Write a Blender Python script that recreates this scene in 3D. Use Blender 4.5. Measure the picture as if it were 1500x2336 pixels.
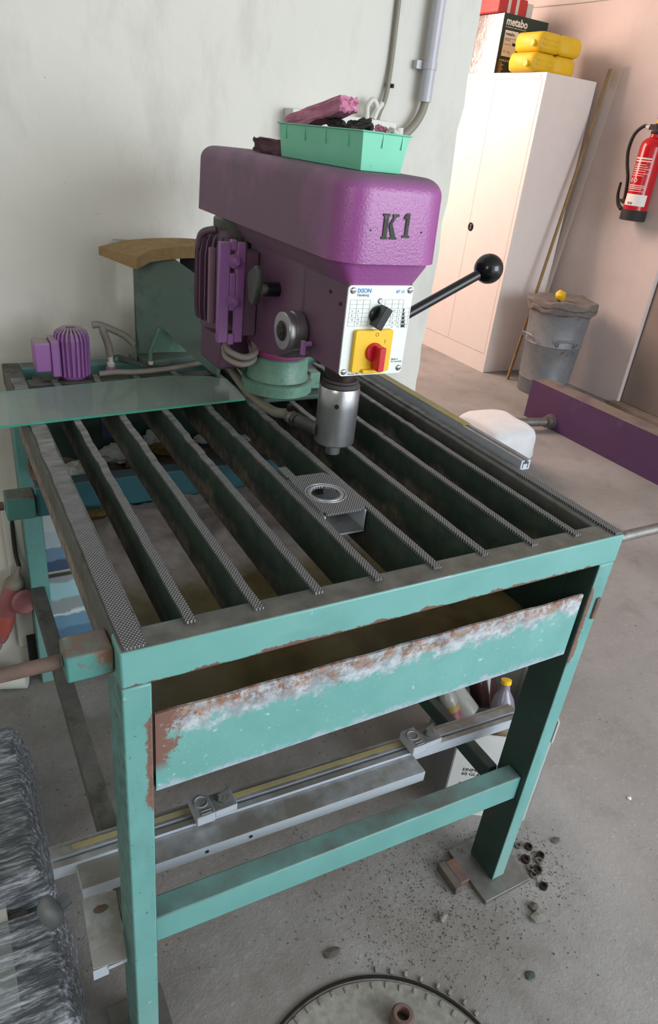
import bpy, bmesh, math, random
from mathutils import Vector, Matrix, Euler
random.seed(7)
for o in list(bpy.data.objects): bpy.data.objects.remove(o, do_unlink=True)
SC = bpy.context.scene
COL = SC.collection
PI = math.pi
# ------------------------------------------------------------------ camera
cd = bpy.data.cameras.new('camera'); cam = bpy.data.objects.new('camera', cd); COL.objects.link(cam)
cam.location = (-0.1326, -0.6196, 1.4466)
cam.rotation_euler = (math.radians(61.6646), math.radians(-5.9876), math.radians(-28.5379))
cd.sensor_fit = 'HORIZONTAL'; cd.sensor_width = 36; cd.lens = 1584.69 / 1500 * 36
cd.clip_start = 0.02; cd.clip_end = 60
SC.camera = cam
# ------------------------------------------------------------------ light and exposure
W = bpy.data.worlds.new('sky'); SC.world = W; W.use_nodes = True
W.node_tree.nodes['Background'].inputs[0].default_value = (0.91, 0.95, 1.0, 1)
W.node_tree.nodes['Background'].inputs[1].default_value = 1.45
def area(name, loc, target, sx, sy, power, col, spread=180):
    l = bpy.data.lights.new(name, 'AREA'); l.shape = 'RECTANGLE'; l.size = sx; l.size_y = sy
    l.energy = power; l.color = col; l.spread = math.radians(spread)
    o = bpy.data.objects.new(name, l); COL.objects.link(o); o.location = loc
    o.rotation_euler = (Vector(target) - Vector(loc)).to_track_quat('-Z', 'Y').to_euler()
    return o
area('daylight_doorway', (2.6, -3.4, 2.0), (0.6, 0.8, 0.8), 2.6, 2.2, 125, (0.86, 0.94, 1.0))
area('left_wall_fill', (-2.2, -1.6, 2.2), (0.4, 1.2, 1.1), 1.2, 1.2, 14, (1.0, 0.98, 0.86))  # added weak fill aimed at the back wall; no window stands there
area('daylight_back_room', (1.9, 4.7, 2.3), (3.1, 2.4, 0.2), 1.5, 1.6, 105, (1.0, 0.72, 0.60))
SC.view_settings.view_transform = 'Standard'; SC.view_settings.look = 'None'
SC.view_settings.exposure = 0.18; SC.view_settings.gamma = 1.0; SC.view_settings.use_curve_mapping = False

# ------------------------------------------------------------------ materials
def lin(c):
    return tuple(((v / 255) / 12.92 if v / 255 <= .04045 else ((v / 255 + .055) / 1.055) ** 2.4) for v in c) + (1,)
class NT:
    def __init__(s, name):
        s.m = bpy.data.materials.new(name); s.m.use_nodes = True; s.t = s.m.node_tree; s.n = s.t.nodes
        s.b = s.n['Principled BSDF']; s.tc = s.n.new('ShaderNodeTexCoord')
    def lk(s, a, b): s.t.links.new(a, b)
    def mapped(s, sc=(1, 1, 1), loc=(0, 0, 0)):
        m = s.n.new('ShaderNodeMapping'); s.lk(s.tc.outputs['Object'], m.inputs[0])
        m.inputs['Scale'].default_value = sc; m.inputs['Location'].default_value = loc; return m.outputs[0]
    def noise(s, scale, detail=4, sc=(1, 1, 1), loc=(0, 0, 0), rough=.6):
        n = s.n.new('ShaderNodeTexNoise'); n.inputs['Scale'].default_value = scale; n.inputs['Detail'].default_value = detail
        n.inputs['Roughness'].default_value = rough; s.lk(s.mapped(sc, loc), n.inputs['Vector']); return n.outputs['Fac']
    def vor(s, scale, feature='F1'):
        n = s.n.new('ShaderNodeTexVoronoi'); n.inputs['Scale'].default_value = scale; n.feature = feature
        s.lk(s.tc.outputs['Object'], n.inputs['Vector']); return n.outputs['Distance']
    def math(s, op, a, b=None, c=None):
        n = s.n.new('ShaderNodeMath'); n.operation = op
        for i, v in enumerate((a, b, c)):
            if v is None: continue
            if isinstance(v, (int, float)): n.inputs[i].default_value = v
            else: s.lk(v, n.inputs[i])
        return n.outputs[0]
    def ramp(s, v, lo, hi):
        n = s.n.new('ShaderNodeMapRange'); n.clamp = True; s.lk(v, n.inputs[0])
        n.inputs[1].default_value = lo; n.inputs[2].default_value = hi; return n.outputs[0]
    def mix(s, f, a, b):
        n = s.n.new('ShaderNodeMix'); n.data_type = 'RGBA'
        if isinstance(f, (int, float)): n.inputs[0].default_value = f
        else: s.lk(f, n.inputs[0])
        for i, v in ((6, a), (7, b)):
            if isinstance(v, tuple): n.inputs[i].default_value = v
            else: s.lk(v, n.inputs[i])
        return n.outputs[2]
    def xyz(s):
        n = s.n.new('ShaderNodeSeparateXYZ'); s.lk(s.tc.outputs['Object'], n.inputs[0]); return n.outputs
    def up(s):
        g = s.n.new('ShaderNodeNewGeometry'); n = s.n.new('ShaderNodeSeparateXYZ'); s.lk(g.outputs['Normal'], n.inputs[0]); return n.outputs[2]
    def bump(s, h, st=.3, dist=.002):
        n = s.n.new('ShaderNodeBump'); n.inputs['Strength'].default_value = st; n.inputs['Distance'].default_value = dist
        s.lk(h, n.inputs['Height']); s.lk(n.outputs[0], s.b.inputs['Normal'])
    def done(s, col, rough=.6, metal=0):
        if isinstance(col, tuple): s.b.inputs['Base Color'].default_value = col
        else: s.lk(col, s.b.inputs['Base Color'])
        for k, v in (('Roughness', rough), ('Metallic', metal)):
            if isinstance(v, (int, float)): s.b.inputs[k].default_value = v
            else: s.lk(v, s.b.inputs[k])
        return s.m
def mat(name, c, rough=.6, metal=0, var=.12, scale=12, bump=.15, bs=60, bd=.001, dust=None, chips=None, seed=0):
    """painted / plain surface: colour variation, dust on upward faces, chips [(colour, scale, threshold, softness)]"""
    t = NT(name); c0 = lin(c); c1 = tuple(v * (1 - var) for v in c0[:3]) + (1,); c2 = tuple(min(1, v * (1 + var)) for v in c0[:3]) + (1,)
    col = t.mix(t.ramp(t.noise(scale, 5, loc=(seed, 0, 0)), .3, .7), c1, c2)
    for k, (cc, sc, th, so) in enumerate(chips or []):
        col = t.mix(t.ramp(t.noise(sc, 8, loc=(seed + 3 * k + 1, k, 0), rough=.7), th, th + so), col, lin(cc))
    if dust:
        dc, amt, side = dust
        d = t.ramp(t.up(), .2, .9)
        d = t.math('MULTIPLY', t.math('ADD', t.math('MULTIPLY', d, amt), side), t.ramp(t.noise(9, 6, loc=(seed + 9, 0, 0)), .2, .65))
        col = t.mix(t.math('MINIMUM', d, 1.0), col, lin(dc))
    if bump: t.bump(t.noise(bs, 6), bump, bd)
    return t.done(col, rough, metal)
M = {}
DUST = (118, 112, 108)
M['teal'] = mat('teal paint', (102, 158, 154), .42, var=.10, scale=7, dust=((92, 96, 92), .95, .05),
                chips=[((196, 206, 210), 55, .69, .05), ((30, 66, 60), 80, .72, .04), ((98, 62, 50), 14, .705, .015)], bump=.12, bs=90)
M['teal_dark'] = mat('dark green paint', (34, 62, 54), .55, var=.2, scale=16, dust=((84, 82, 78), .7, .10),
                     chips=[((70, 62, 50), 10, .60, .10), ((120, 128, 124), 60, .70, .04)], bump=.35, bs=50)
M['sheet_green'] = mat('grey green sheet paint', (84, 108, 100), .55, var=.10, scale=5, dust=((128, 126, 118), .5, .15),
                       chips=[((66, 84, 76), 9, .56, .12)], bump=.1)
M['cast_green'] = mat('light green cast paint', (100, 140, 122), .42, var=.18, scale=30, dust=((60, 58, 52), .8, .05),
                      chips=[((70, 98, 82), 22, .58, .10)], bump=.7, bs=140, bd=.0015)
M['teal_rust'] = mat('rust eaten teal paint', (80, 138, 132), .6, var=.15, scale=14, dust=((100, 90, 84), .9, .0), chips=[((122, 88, 72), 16, .50, .05), ((140, 164, 130), 40, .62, .05)], bump=.4)
M['top_dirty'] = mat('dirty worn steel top', (88, 88, 84), .75, var=.25, scale=25, chips=[((62, 58, 52), 12, .52, .12), ((120, 128, 126), 45, .66, .06)], bump=.5, bs=80)
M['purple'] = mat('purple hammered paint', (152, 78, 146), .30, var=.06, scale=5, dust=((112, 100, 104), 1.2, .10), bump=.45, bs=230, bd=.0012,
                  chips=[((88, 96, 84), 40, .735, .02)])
M['purple_side'] = mat('dusty shaded purple paint', (108, 66, 100), .50, var=.1, scale=6, dust=((96, 84, 92), .8, .62), bump=.2, bs=150)  # darker purple for the flank: dust plus shade mixed into the colour
M['magenta'] = mat('magenta paint', (156, 70, 120), .5, var=.1, scale=8, dust=((120, 80, 110), .5, .1))
M['mauve'] = mat('dusty mauve', (130, 96, 116), .6)
M['violet'] = mat('bright violet paint', (146, 96, 156), .40, var=.1, scale=18, dust=((150, 142, 130), 1.1, .0), bump=.3, bs=100,
                  chips=[((190, 160, 196), 50, .68, .05)])
M['beam_purple'] = mat('dark purple paint', (88, 54, 96), .6, var=.1, scale=3, dust=((120, 112, 100), 1.3, .05), chips=[((104, 92, 112), 4, .58, .2)])
M['white_enamel'] = mat('white panel', (226, 232, 228), .35, var=.02, bump=0)
M['yellow'] = mat('yellow plastic', (236, 190, 30), .4, var=.05, bump=0)
M['jerry'] = mat('yellow jerrycan plastic', (226, 186, 34), .5, var=.08, scale=8, bump=.1)
M['red'] = mat('red plastic', (196, 28, 44), .35, var=.05, bump=0)
M['ext_red'] = mat('red gloss paint', (190, 22, 34), .18, var=.04, bump=0)
M['black'] = mat('black plastic', (22, 22, 24), .3, var=.1, bump=0)
M['ball'] = mat('black bakelite', (14, 15, 17), .13, var=.05, bump=0)
M['black_matt'] = mat('black rubber', (30, 30, 30), .7, var=.2, dust=(DUST, .5, .05))
M['dusty_black'] = mat('dusty black plastic', (44, 46, 48), .5, var=.1, dust=((120, 122, 116), .5, .35))
M['steel'] = mat('bright steel', (176, 178, 180), .28, .9, var=.08, scale=30, bump=.05, chips=[((120, 112, 100), 16, .66, .08)])
M['steel_dull'] = mat('dull steel', (130, 128, 124), .5, .7, var=.2, scale=30, chips=[((84, 76, 68), 20, .62, .1)])
M['dark_steel'] = mat('oily dark steel', (58, 50, 46), .35, .6, var=.2)
M['rust'] = mat('rusty steel', (104, 84, 76), .8, .1, var=.25, scale=20, chips=[((134, 96, 76), 30, .55, .15), ((92, 86, 84), 12, .55, .1)], bump=.5)
M['alu'] = mat('aluminium profile', (196, 204, 214), .38, .35, var=.06, scale=6, dust=((128, 126, 120), 1.25, .0), bump=.05,
               chips=[((120, 124, 130), 70, .70, .04)])
M['alu_black'] = mat('black groove', (18, 18, 20), .6, bump=0)
M['grey_plastic'] = mat('grey plastic', (176, 182, 190), .5, var=.08, dust=((96, 96, 94), 1.1, .05))
M['ruler'] = mat('yellow ruler tape', (176, 160, 70), .6, var=.15, scale=60, dust=((130, 126, 112), .8, .1))
M['hose'] = mat('grey hose', (136, 130, 122), .55, var=.12, scale=20, dust=((110, 100, 90), .5, .1))
M['cable'] = mat('grey beige cable', (132, 128, 114), .55, var=.1)
M['pvc'] = mat('grey pvc pipe', (176, 176, 184), .32, var=.04, bump=0)
M['junction'] = mat('off white plastic box', (206, 206, 198), .5, var=.05, bump=0)
M['mint'] = mat('mint plastic', (116, 206, 172), .42, var=.05, scale=10, bump=.1, dust=((84, 112, 102), .3, .08), chips=[((70, 130, 108), 30, .66, .06)])
M['pumice_dark'] = mat('dark mauve pumice', (92, 66, 74), .95, var=.3, scale=40, bump=1, bs=60, bd=.004)
M['pumice_pink'] = mat('pink pumice', (196, 128, 156), .95, var=.2, scale=30, bump=1, bs=50, bd=.004, chips=[((110, 72, 86), 26, .58, .06)])
M['chip'] = mat('brown fibre board', (150, 124, 86), .9, var=.15, scale=60, bump=.6, bs=150, chips=[((112, 88, 58), 8, .55, .2)])
M['cab'] = mat('cream cabinet enamel', (232, 224, 220), .4, var=.02, bump=0)
M['cab_line'] = mat('cabinet gap', (120, 104, 96), .7, bump=0)
M['box_green'] = mat('dark green carton', (30, 52, 42), .5, var=.08, bump=0)
M['box_silver'] = mat('silver foil carton', (206, 198, 196), .16, .85, var=.10, scale=9, bump=.5, bs=18, bd=.004)
M['print_white'] = mat('white print', (232, 230, 226), .5, var=0, bump=0)
M['print_grey'] = mat('grey print', (90, 94, 98), .5, var=0, bump=0)
M['print_black'] = mat('black print', (26, 28, 30), .6, var=0, bump=0)
M['print_blue'] = mat('blue print', (40, 130, 190), .5, var=0, bump=0)
M['print_red'] = mat('red print', (190, 50, 50), .5, var=0, bump=0)
M['stencil'] = mat('worn dark green stencil paint', (48, 58, 44), .7, var=.3, scale=300, bump=0, chips=[((110, 80, 108), 180, .58, .05)])
M['galv'] = mat('galvanised steel', (134, 138, 142), .55, .45, var=.2, scale=8, chips=[((172, 150, 116), 5, .58, .15), ((92, 92, 96), 14, .6, .1)], bump=.3, bs=30)
M['sack'] = mat('grey brown sack cloth', (112, 106, 102), .95, var=.15, scale=30, bump=.6)
M['white_sack'] = mat('white sack', (222, 226, 230), .6, var=.05, bump=.2, bs=12, bd=.01)
M['clear'] = None
M['cardboard'] = mat('white carton board', (206, 206, 204), .7, var=.05)
M['carton_grey'] = mat('grey carton board', (120, 120, 122), .8, var=.08)
M['wood_grey'] = mat('grimy wood', (92, 84, 78), .9, var=.25, scale=30, bump=.6)
M['stone'] = mat('grey rubble', (132, 130, 122), .95, var=.25, scale=60, bump=.8, bs=90)
M['white_wool'] = mat('white foil and plaster', (180, 182, 178), .8, var=.2, scale=30, bump=.8, bs=40, bd=.004)
M['rockwool'] = mat('yellow brown wool', (112, 92, 48), .95, var=.3, scale=80, bump=1, bs=90, bd=.004)
M['rubble'] = mat('brown grey rubble', (112, 100, 90), .95, var=.25, scale=20, bump=.9, bs=60, bd=.005)
M['seascape_blue'] = mat('dull blue panel', (58, 72, 104), .5)
M['bottle_milky'] = mat('dusty clear bottle', (128, 124, 138), .15, var=.2, scale=25, bump=0)
M['foam'] = mat('white foam', (210, 214, 206), .8, var=.06)
M['plug_red'] = mat('red plug plastic', (160, 88, 94), .45, var=.12, dust=((170, 150, 150), .6, .15), bump=.1)
M['plug_bright'] = mat('orange red plug plastic', (176, 92, 80), .4, var=.1, bump=.1)
M['brown_glass'] = mat('brown glass', (70, 46, 46), .12, var=.1, bump=0)
M['bottle_white'] = mat('dusty bottle', (160, 162, 156), .25, var=.15, scale=12, dust=((120, 118, 110), .4, .1), bump=0)
M['bottle_label'] = mat('cream label', (178, 160, 134), .6, var=.1)
M['label_pink'] = mat('pink label', (136, 66, 82), .5, var=.08)
M['label_yellow'] = mat('yellow label', (160, 134, 70), .5, var=.08)
M['door_paint'] = mat('taupe door panel', (140, 126, 118), .6, var=.05, scale=2)
M['teal_blue'] = mat('blue teal paint', (66, 124, 134), .5, var=.12, dust=((100, 100, 104), .9, .05))
M['ledge'] = mat('grey stone threshold', (140, 124, 110), .9, var=.2, scale=12, bump=.4)
def glass(name, col, rough=.03, ior=1.45, alpha_mix=.0):
    t = NT(name); t.b.inputs['Transmission Weight'].default_value = 1; t.b.inputs['IOR'].default_value = ior
    return t.done(lin(col), rough)
M['bottle_glass'] = glass('bottle glass', (196, 206, 196), .12)
def mix_transparent(name, col, amount, rough, bump=None, spec=.5):
    t = NT(name); tr = t.n.new('ShaderNodeBsdfTransparent'); mx = t.n.new('ShaderNodeMixShader'); out = t.n['Material Output']
    t.done(lin(col), rough); t.b.inputs['Specular IOR Level'].default_value = spec
    if bump: t.bump(t.noise(bump[0], 6, sc=bump[1]), bump[2], bump[3])
    if isinstance(amount, tuple): f = t.ramp(t.noise(amount[2], 5, sc=bump[1]), amount[0], amount[1])
    else: mx.inputs[0].default_value = amount; f = None
    if f is not None: t.lk(f, mx.inputs[0])
    t.lk(tr.outputs[0], mx.inputs[1]); t.lk(t.b.outputs[0], mx.inputs[2]); t.lk(mx.outputs[0], out.inputs['Surface']); return t.m
M['pane'] = mix_transparent('dusty glass pane', (150, 168, 160), .52, .12)
M['pane_edge'] = mat('green glass edge', (70, 140, 120), .2, bump=0)
M['perspex'] = mix_transparent('clear plastic sheet', (190, 186, 182), .30, .08, spec=1.0)
def film_mat():
    t = NT('stretch film'); tr = t.n.new('ShaderNodeBsdfTransparent'); mx = t.n.new('ShaderNodeMixShader'); out = t.n['Material Output']
    st = t.noise(60, 8, sc=(.22, 1.6, 1.6), rough=.75); w = t.noise(7, 4)
    t.done(t.mix(t.ramp(st, .45, .62), lin((104, 112, 122)), lin((214, 222, 232))), .14, .35)
    t.b.inputs['Specular IOR Level'].default_value = 1.0
    t.bump(t.math('ADD', st, t.math('MULTIPLY', w, .6)), 1.0, .0045)
    t.lk(t.math('ADD', t.math('MULTIPLY', t.ramp(st, .42, .64), .55), .42), mx.inputs[0])
    t.lk(tr.outputs[0], mx.inputs[1]); t.lk(t.b.outputs[0], mx.inputs[2]); t.lk(mx.outputs[0], out.inputs['Surface']); return t.m
M['film'] = film_mat()
def cover_paint():
    t = NT('purple hammered paint'); x, y, z = t.xyz()
    n = t.noise(6, 5); col = t.mix(t.ramp(n, .35, .65), lin((146, 76, 140)), lin((160, 86, 152)))
    col = t.mix(t.ramp(t.noise(40, 6, loc=(2, 1, 0)), .735, .75), col, lin((88, 96, 84)))
    scr = t.math('MULTIPLY', t.ramp(t.noise(28, 6, sc=(1, 1, .5), loc=(6, 0, 0)), .58, .66), t.math('MULTIPLY', t.ramp(y, -.34, -.325), t.ramp(y, -.28, -.31)))
    scr = t.math('MULTIPLY', scr, t.ramp(x, -.05, -.09)); col = t.mix(scr, col, lin((96, 104, 88)))
    d = t.math('MULTIPLY', t.ramp(t.math('ADD', y, t.math('MULTIPLY', t.math('SUBTRACT', n, .5), .12)), -.37, -.28), .78)  # greyer rear: dust, plus the dim flank's shade put into the colour
    d = t.math('MAXIMUM', d, t.math('MULTIPLY', t.ramp(t.up(), .3, .95), .75))
    d = t.math('MULTIPLY', d, t.ramp(t.noise(9, 7, loc=(9, 0, 0)), .0, .5)); col = t.mix(d, col, lin((104, 92, 98)))
    t.bump(t.noise(260, 3), .55, .0014)
    return t.done(col, t.math('ADD', t.math('MULTIPLY', d, .5), .27))
M['purple'] = cover_paint()
# rubber strips with diamond knurling, worn smooth towards the machine
def knurl():
    t = NT('diamond knurled rubber strip'); x, y, z = t.xyz(); p = 2 * PI / .0092
    a = t.math('SINE', t.math('MULTIPLY', t.math('ADD', x, t.math('MULTIPLY', y, .8)), p)); b = t.math('SINE', t.math('MULTIPLY', t.math('SUBTRACT', x, t.math('MULTIPLY', y, .8)), p))
    h = t.math('MULTIPLY', a, b); h = t.math('ABSOLUTE', h)
    wear = t.ramp(t.math('ADD', y, t.math('MULTIPLY', t.noise(6, 4), .5)), .45, .9)
    k = t.ramp(h, .10, .55)
    col = t.mix(k, lin((34, 35, 37)), lin((138, 138, 140)))
    flat = t.mix(t.ramp(t.noise(22, 6, sc=(1, 3, 1)), .35, .65), lin((84, 84, 84)), lin((132, 132, 130)))
    col = t.mix(wear, col, flat)
    t.bump(t.math('MULTIPLY', k, t.math('SUBTRACT', 1.0, wear)), .8, .0012)
    return t.done(col, .6)
M['knurl'] = knurl()
# tray front: rust and bare zinc along its upper edge, paint loss below
def tray_front():
    t = NT('worn teal tray front'); x, y, z = t.xyz(); n = t.noise(24, 12, rough=.82); n2 = t.noise(60, 6, loc=(4, 0, 0)); n3 = t.noise(9, 6, loc=(8, 1, 0))
    base = t.mix(t.ramp(n3, .3, .7), lin((98, 156, 151)), lin((112, 168, 163)))
    specks = t.ramp(n2, .66, .72); base = t.mix(t.math('MULTIPLY', specks, .7), base, lin((196, 214, 216))); base = t.mix(t.math('MULTIPLY', t.ramp(t.noise(130, 4, loc=(1, 7, 0)), .66, .72), .6), base, lin((190, 206, 206)))
    e = t.math('ADD', t.ramp(z, .715, .80), t.math('MULTIPLY', t.math('SUBTRACT', n, .5), 1.7))
    col = t.mix(t.ramp(e, .50, .66), base, t.mix(t.ramp(t.noise(55, 8, loc=(9, 9, 0)), .4, .6), lin((140, 150, 158)), lin((186, 194, 200))))
    ee = t.math('ADD', t.ramp(z, .73, .795), t.math('MULTIPLY', t.math('SUBTRACT', t.noise(22, 10, loc=(2, 5, 1), rough=.8), .5), 2.2))
    rust = t.math('MULTIPLY', t.ramp(ee, .66, .84), t.ramp(t.noise(75, 10, loc=(7, 0, 3), rough=.8), .44, .56))
    col = t.mix(rust, col, t.mix(t.ramp(n2, .4, .6), lin((118, 84, 66)), lin((158, 124, 106))))
    le = t.math('ADD', t.ramp(x, .11, .04), t.math('MULTIPLY', t.math('SUBTRACT', n, .5), 2.8)); le = t.math('MULTIPLY', t.ramp(le, .55, .68), t.ramp(z, .70, .72))
    col = t.mix(le, col, lin((122, 88, 78)))
    bo = t.math('ADD', t.ramp(z, .71, .668), t.math('MULTIPLY', t.math('SUBTRACT', n, .5), 2.2))
    col = t.mix(t.ramp(bo, .78, .98), col, lin((158, 172, 184)))
    t.bump(t.math('ADD', rust, t.noise(80, 6)), .25, .002)
    return t.done(col, .55)
M['tray_front'] = tray_front()
def leg_paint():
    t = NT('teal leg paint with rust'); x, y, z = t.xyz(); n = t.noise(34, 12, rough=.85)
    base = t.mix(t.ramp(t.noise(8, 4), .3, .7), lin((96, 154, 150)), lin((112, 166, 162)))
    base = t.mix(t.math('MULTIPLY', t.ramp(t.noise(70, 5), .66, .71), .6), base, lin((180, 200, 200)))
    base = t.mix(t.math('MULTIPLY', t.ramp(t.noise(110, 6, loc=(5, 5, 5)), .64, .70), .7), base, lin((44, 70, 66)))
    base = t.mix(t.math('MULTIPLY', t.ramp(t.noise(12, 7, sc=(1, 1, .35), loc=(1, 5, 5)), .54, .72), .45), base, lin((70, 112, 108)))
    edge = t.math('MAXIMUM', t.ramp(t.math('ABSOLUTE', t.math('SUBTRACT', x, .415)), .410, .380), 0.0)
    inner = t.ramp(t.math('ABSOLUTE', t.math('SUBTRACT', x, .4175)), .402, .384)
    zone = t.math('MULTIPLY', t.ramp(z, .60, .66), t.ramp(z, .84, .80))
    r = t.math('ADD', t.math('MULTIPLY', inner, zone), t.math('MULTIPLY', t.math('SUBTRACT', n, .5), 2.2))
    col = t.mix(t.ramp(r, .62, .68), base, t.mix(t.ramp(n, .4, .6), lin((106, 74, 64)), lin((132, 100, 88))))
    low = t.math('MULTIPLY', t.ramp(z, .30, .0), t.ramp(t.noise(20, 8), .3, .7)); col = t.mix(t.math('MULTIPLY', low, .6), col, lin((150, 166, 160)))
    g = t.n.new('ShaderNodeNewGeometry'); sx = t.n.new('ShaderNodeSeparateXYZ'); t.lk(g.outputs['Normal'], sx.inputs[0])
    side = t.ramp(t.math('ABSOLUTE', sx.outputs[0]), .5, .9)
    col = t.mix(t.math('MULTIPLY', side, t.ramp(t.noise(50, 8), .3, .7)), col, lin((74, 96, 90)))  # x-facing sides painted darker in patches, shade put into the colour
    t.bump(t.noise(90, 6), .15, .001); return t.done(col, .42)
M['leg'] = leg_paint()
def rail_paint():
    t = NT('teal rail paint chipped below'); x, y, z = t.xyz(); n = t.noise(12, 9, rough=.7)
    base = t.mix(t.ramp(t.noise(6, 4), .3, .7), lin((100, 158, 153)), lin((114, 170, 165)))
    base = t.mix(t.math('MULTIPLY', t.ramp(t.noise(60, 5), .68, .72), .6), base, lin((180, 200, 204)))
    base = t.mix(t.ramp(t.noise(24, 6, loc=(3, 3, 0)), .70, .715), base, lin((112, 92, 92))); base = t.mix(t.math('MULTIPLY', t.ramp(t.noise(12, 7, sc=(.4, 1, 1), loc=(1, 5, 5)), .54, .72), .35), base, lin((78, 124, 118)))
    e = t.math('ADD', t.ramp(z, .883, .862), t.math('MULTIPLY', t.math('SUBTRACT', n, .5), 2.4))
    col = t.mix(t.ramp(e, .80, .85), base, lin((112, 82, 74)))
    u = t.math('ADD', t.ramp(z, .908, .919), t.math('MULTIPLY', t.math('SUBTRACT', t.noise(25, 6), .5), 1.6))
    col = t.mix(t.ramp(u, .75, .95), col, lin((170, 178, 184)))
    top = t.ramp(t.up(), .7, .95)
    col = t.mix(top, col, t.mix(t.ramp(t.noise(18, 7), .35, .65), lin((72, 72, 68)), lin((108, 108, 102))))
    t.bump(t.noise(90, 6), .15, .001); return t.done(col, .42)
M['rail'] = rail_paint()
def slat_side():
    t = NT('dark green slat flank with silt'); x, y, z = t.xyz()
    a = t.math('ADD', t.ramp(z, .90, .84), t.math('MULTIPLY', t.math('SUBTRACT', t.noise(9, 7), .5), 2.0)); b = t.ramp(y, .25, .75)
    base = t.mix(t.ramp(t.noise(30, 6), .4, .7), lin((44, 62, 55)), lin((66, 76, 68)))
    col = t.mix(t.math('MULTIPLY', t.ramp(a, .45, .8), t.ramp(t.math('ADD', b, t.noise(4, 3)), .40, .70)), base, t.mix(t.ramp(t.noise(50, 6), .4, .6), lin((104, 90, 78)), lin((140, 128, 118))))
    t.bump(t.noise(60, 6), .4, .002); return t.done(col, .65)
M['slat'] = slat_side()
def sludge():
    t = NT('dried stone sludge'); x, y, z = t.xyz()
    dry = t.ramp(t.math('ADD', y, t.math('MULTIPLY', t.noise(5, 4), .25)), .50, .60)
    col = t.mix(t.ramp(t.noise(30, 8), .35, .65), lin((164, 152, 146)), lin((198, 186, 180)))
    col = t.mix(dry, t.mix(t.ramp(t.noise(10, 5), .4, .6), lin((88, 76, 46)), lin((110, 98, 64))), col)
    t.bump(t.math('MULTIPLY', t.noise(70, 8, rough=.8), dry), .9, .006)
    return t.done(col, t.math('ADD', t.math('MULTIPLY', dry, .5), .35))
M['sludge'] = sludge()
def floor_mat():
    t = NT('worn concrete floor'); n = t.noise(1.6, 6); n2 = t.noise(7, 8, rough=.7); n3 = t.noise(70, 6, rough=.75); n4 = t.noise(150, 4)
    col = t.mix(t.ramp(n, .35, .65), lin((132, 129, 126)), lin((154, 151, 149)))
    col = t.mix(t.math('MULTIPLY', t.ramp(n2, .52, .72), .45), col, lin((106, 102, 96)))
    col = t.mix(t.math('MULTIPLY', t.ramp(n3, .56, .70), .6), col, lin((176, 174, 172)))
    col = t.mix(t.math('MULTIPLY', t.ramp(t.noise(38, 7, loc=(3, 0, 0), rough=.7), .64, .70), .8), col, lin((66, 62, 60)))
    x, y, z = t.xyz()
    dirt = t.math('MULTIPLY', t.ramp(x, 1.1, .7), t.ramp(t.noise(4, 6, loc=(9, 2, 0)), .40, .62)); col = t.mix(t.math('MULTIPLY', dirt, .5), col, lin((100, 92, 82)))
    t.bump(t.math('ADD', t.math('MULTIPLY', n2, .8), t.math('ADD', n3, t.math('MULTIPLY', n4, .4))), .5, .006)
    return t.done(col, .78)
M['floor'] = floor_mat()
def wall_mat(name, a, b, smudge=.35):
    t = NT(name); n = t.noise(1.3, 5); col = t.mix(t.ramp(n, .35, .65), lin(a), lin(b))
    col = t.mix(t.math('MULTIPLY', t.ramp(t.noise(5, 6, sc=(1.5, 1, .6), loc=(2, 0, 0)), .52, .75), smudge), col, lin((150, 148, 140)))
    col = t.mix(t.math('MULTIPLY', t.ramp(t.noise(60, 3, loc=(5, 0, 1)), .745, .77), .6), col, lin((96, 92, 88)))
    t.bump(t.math('ADD', t.noise(35, 5), t.noise(8, 4)), .22, .006); return t.done(col, .8)
M['wall'] = wall_mat('plastered wall', (208, 206, 198), (217, 214, 206))
M['wall_r'] = wall_mat('plastered side wall', (206, 192, 188), (214, 202, 198), .15)
M['ceiling'] = mat('white ceiling', (205, 205, 200), .9, var=.03, bump=0)

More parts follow.
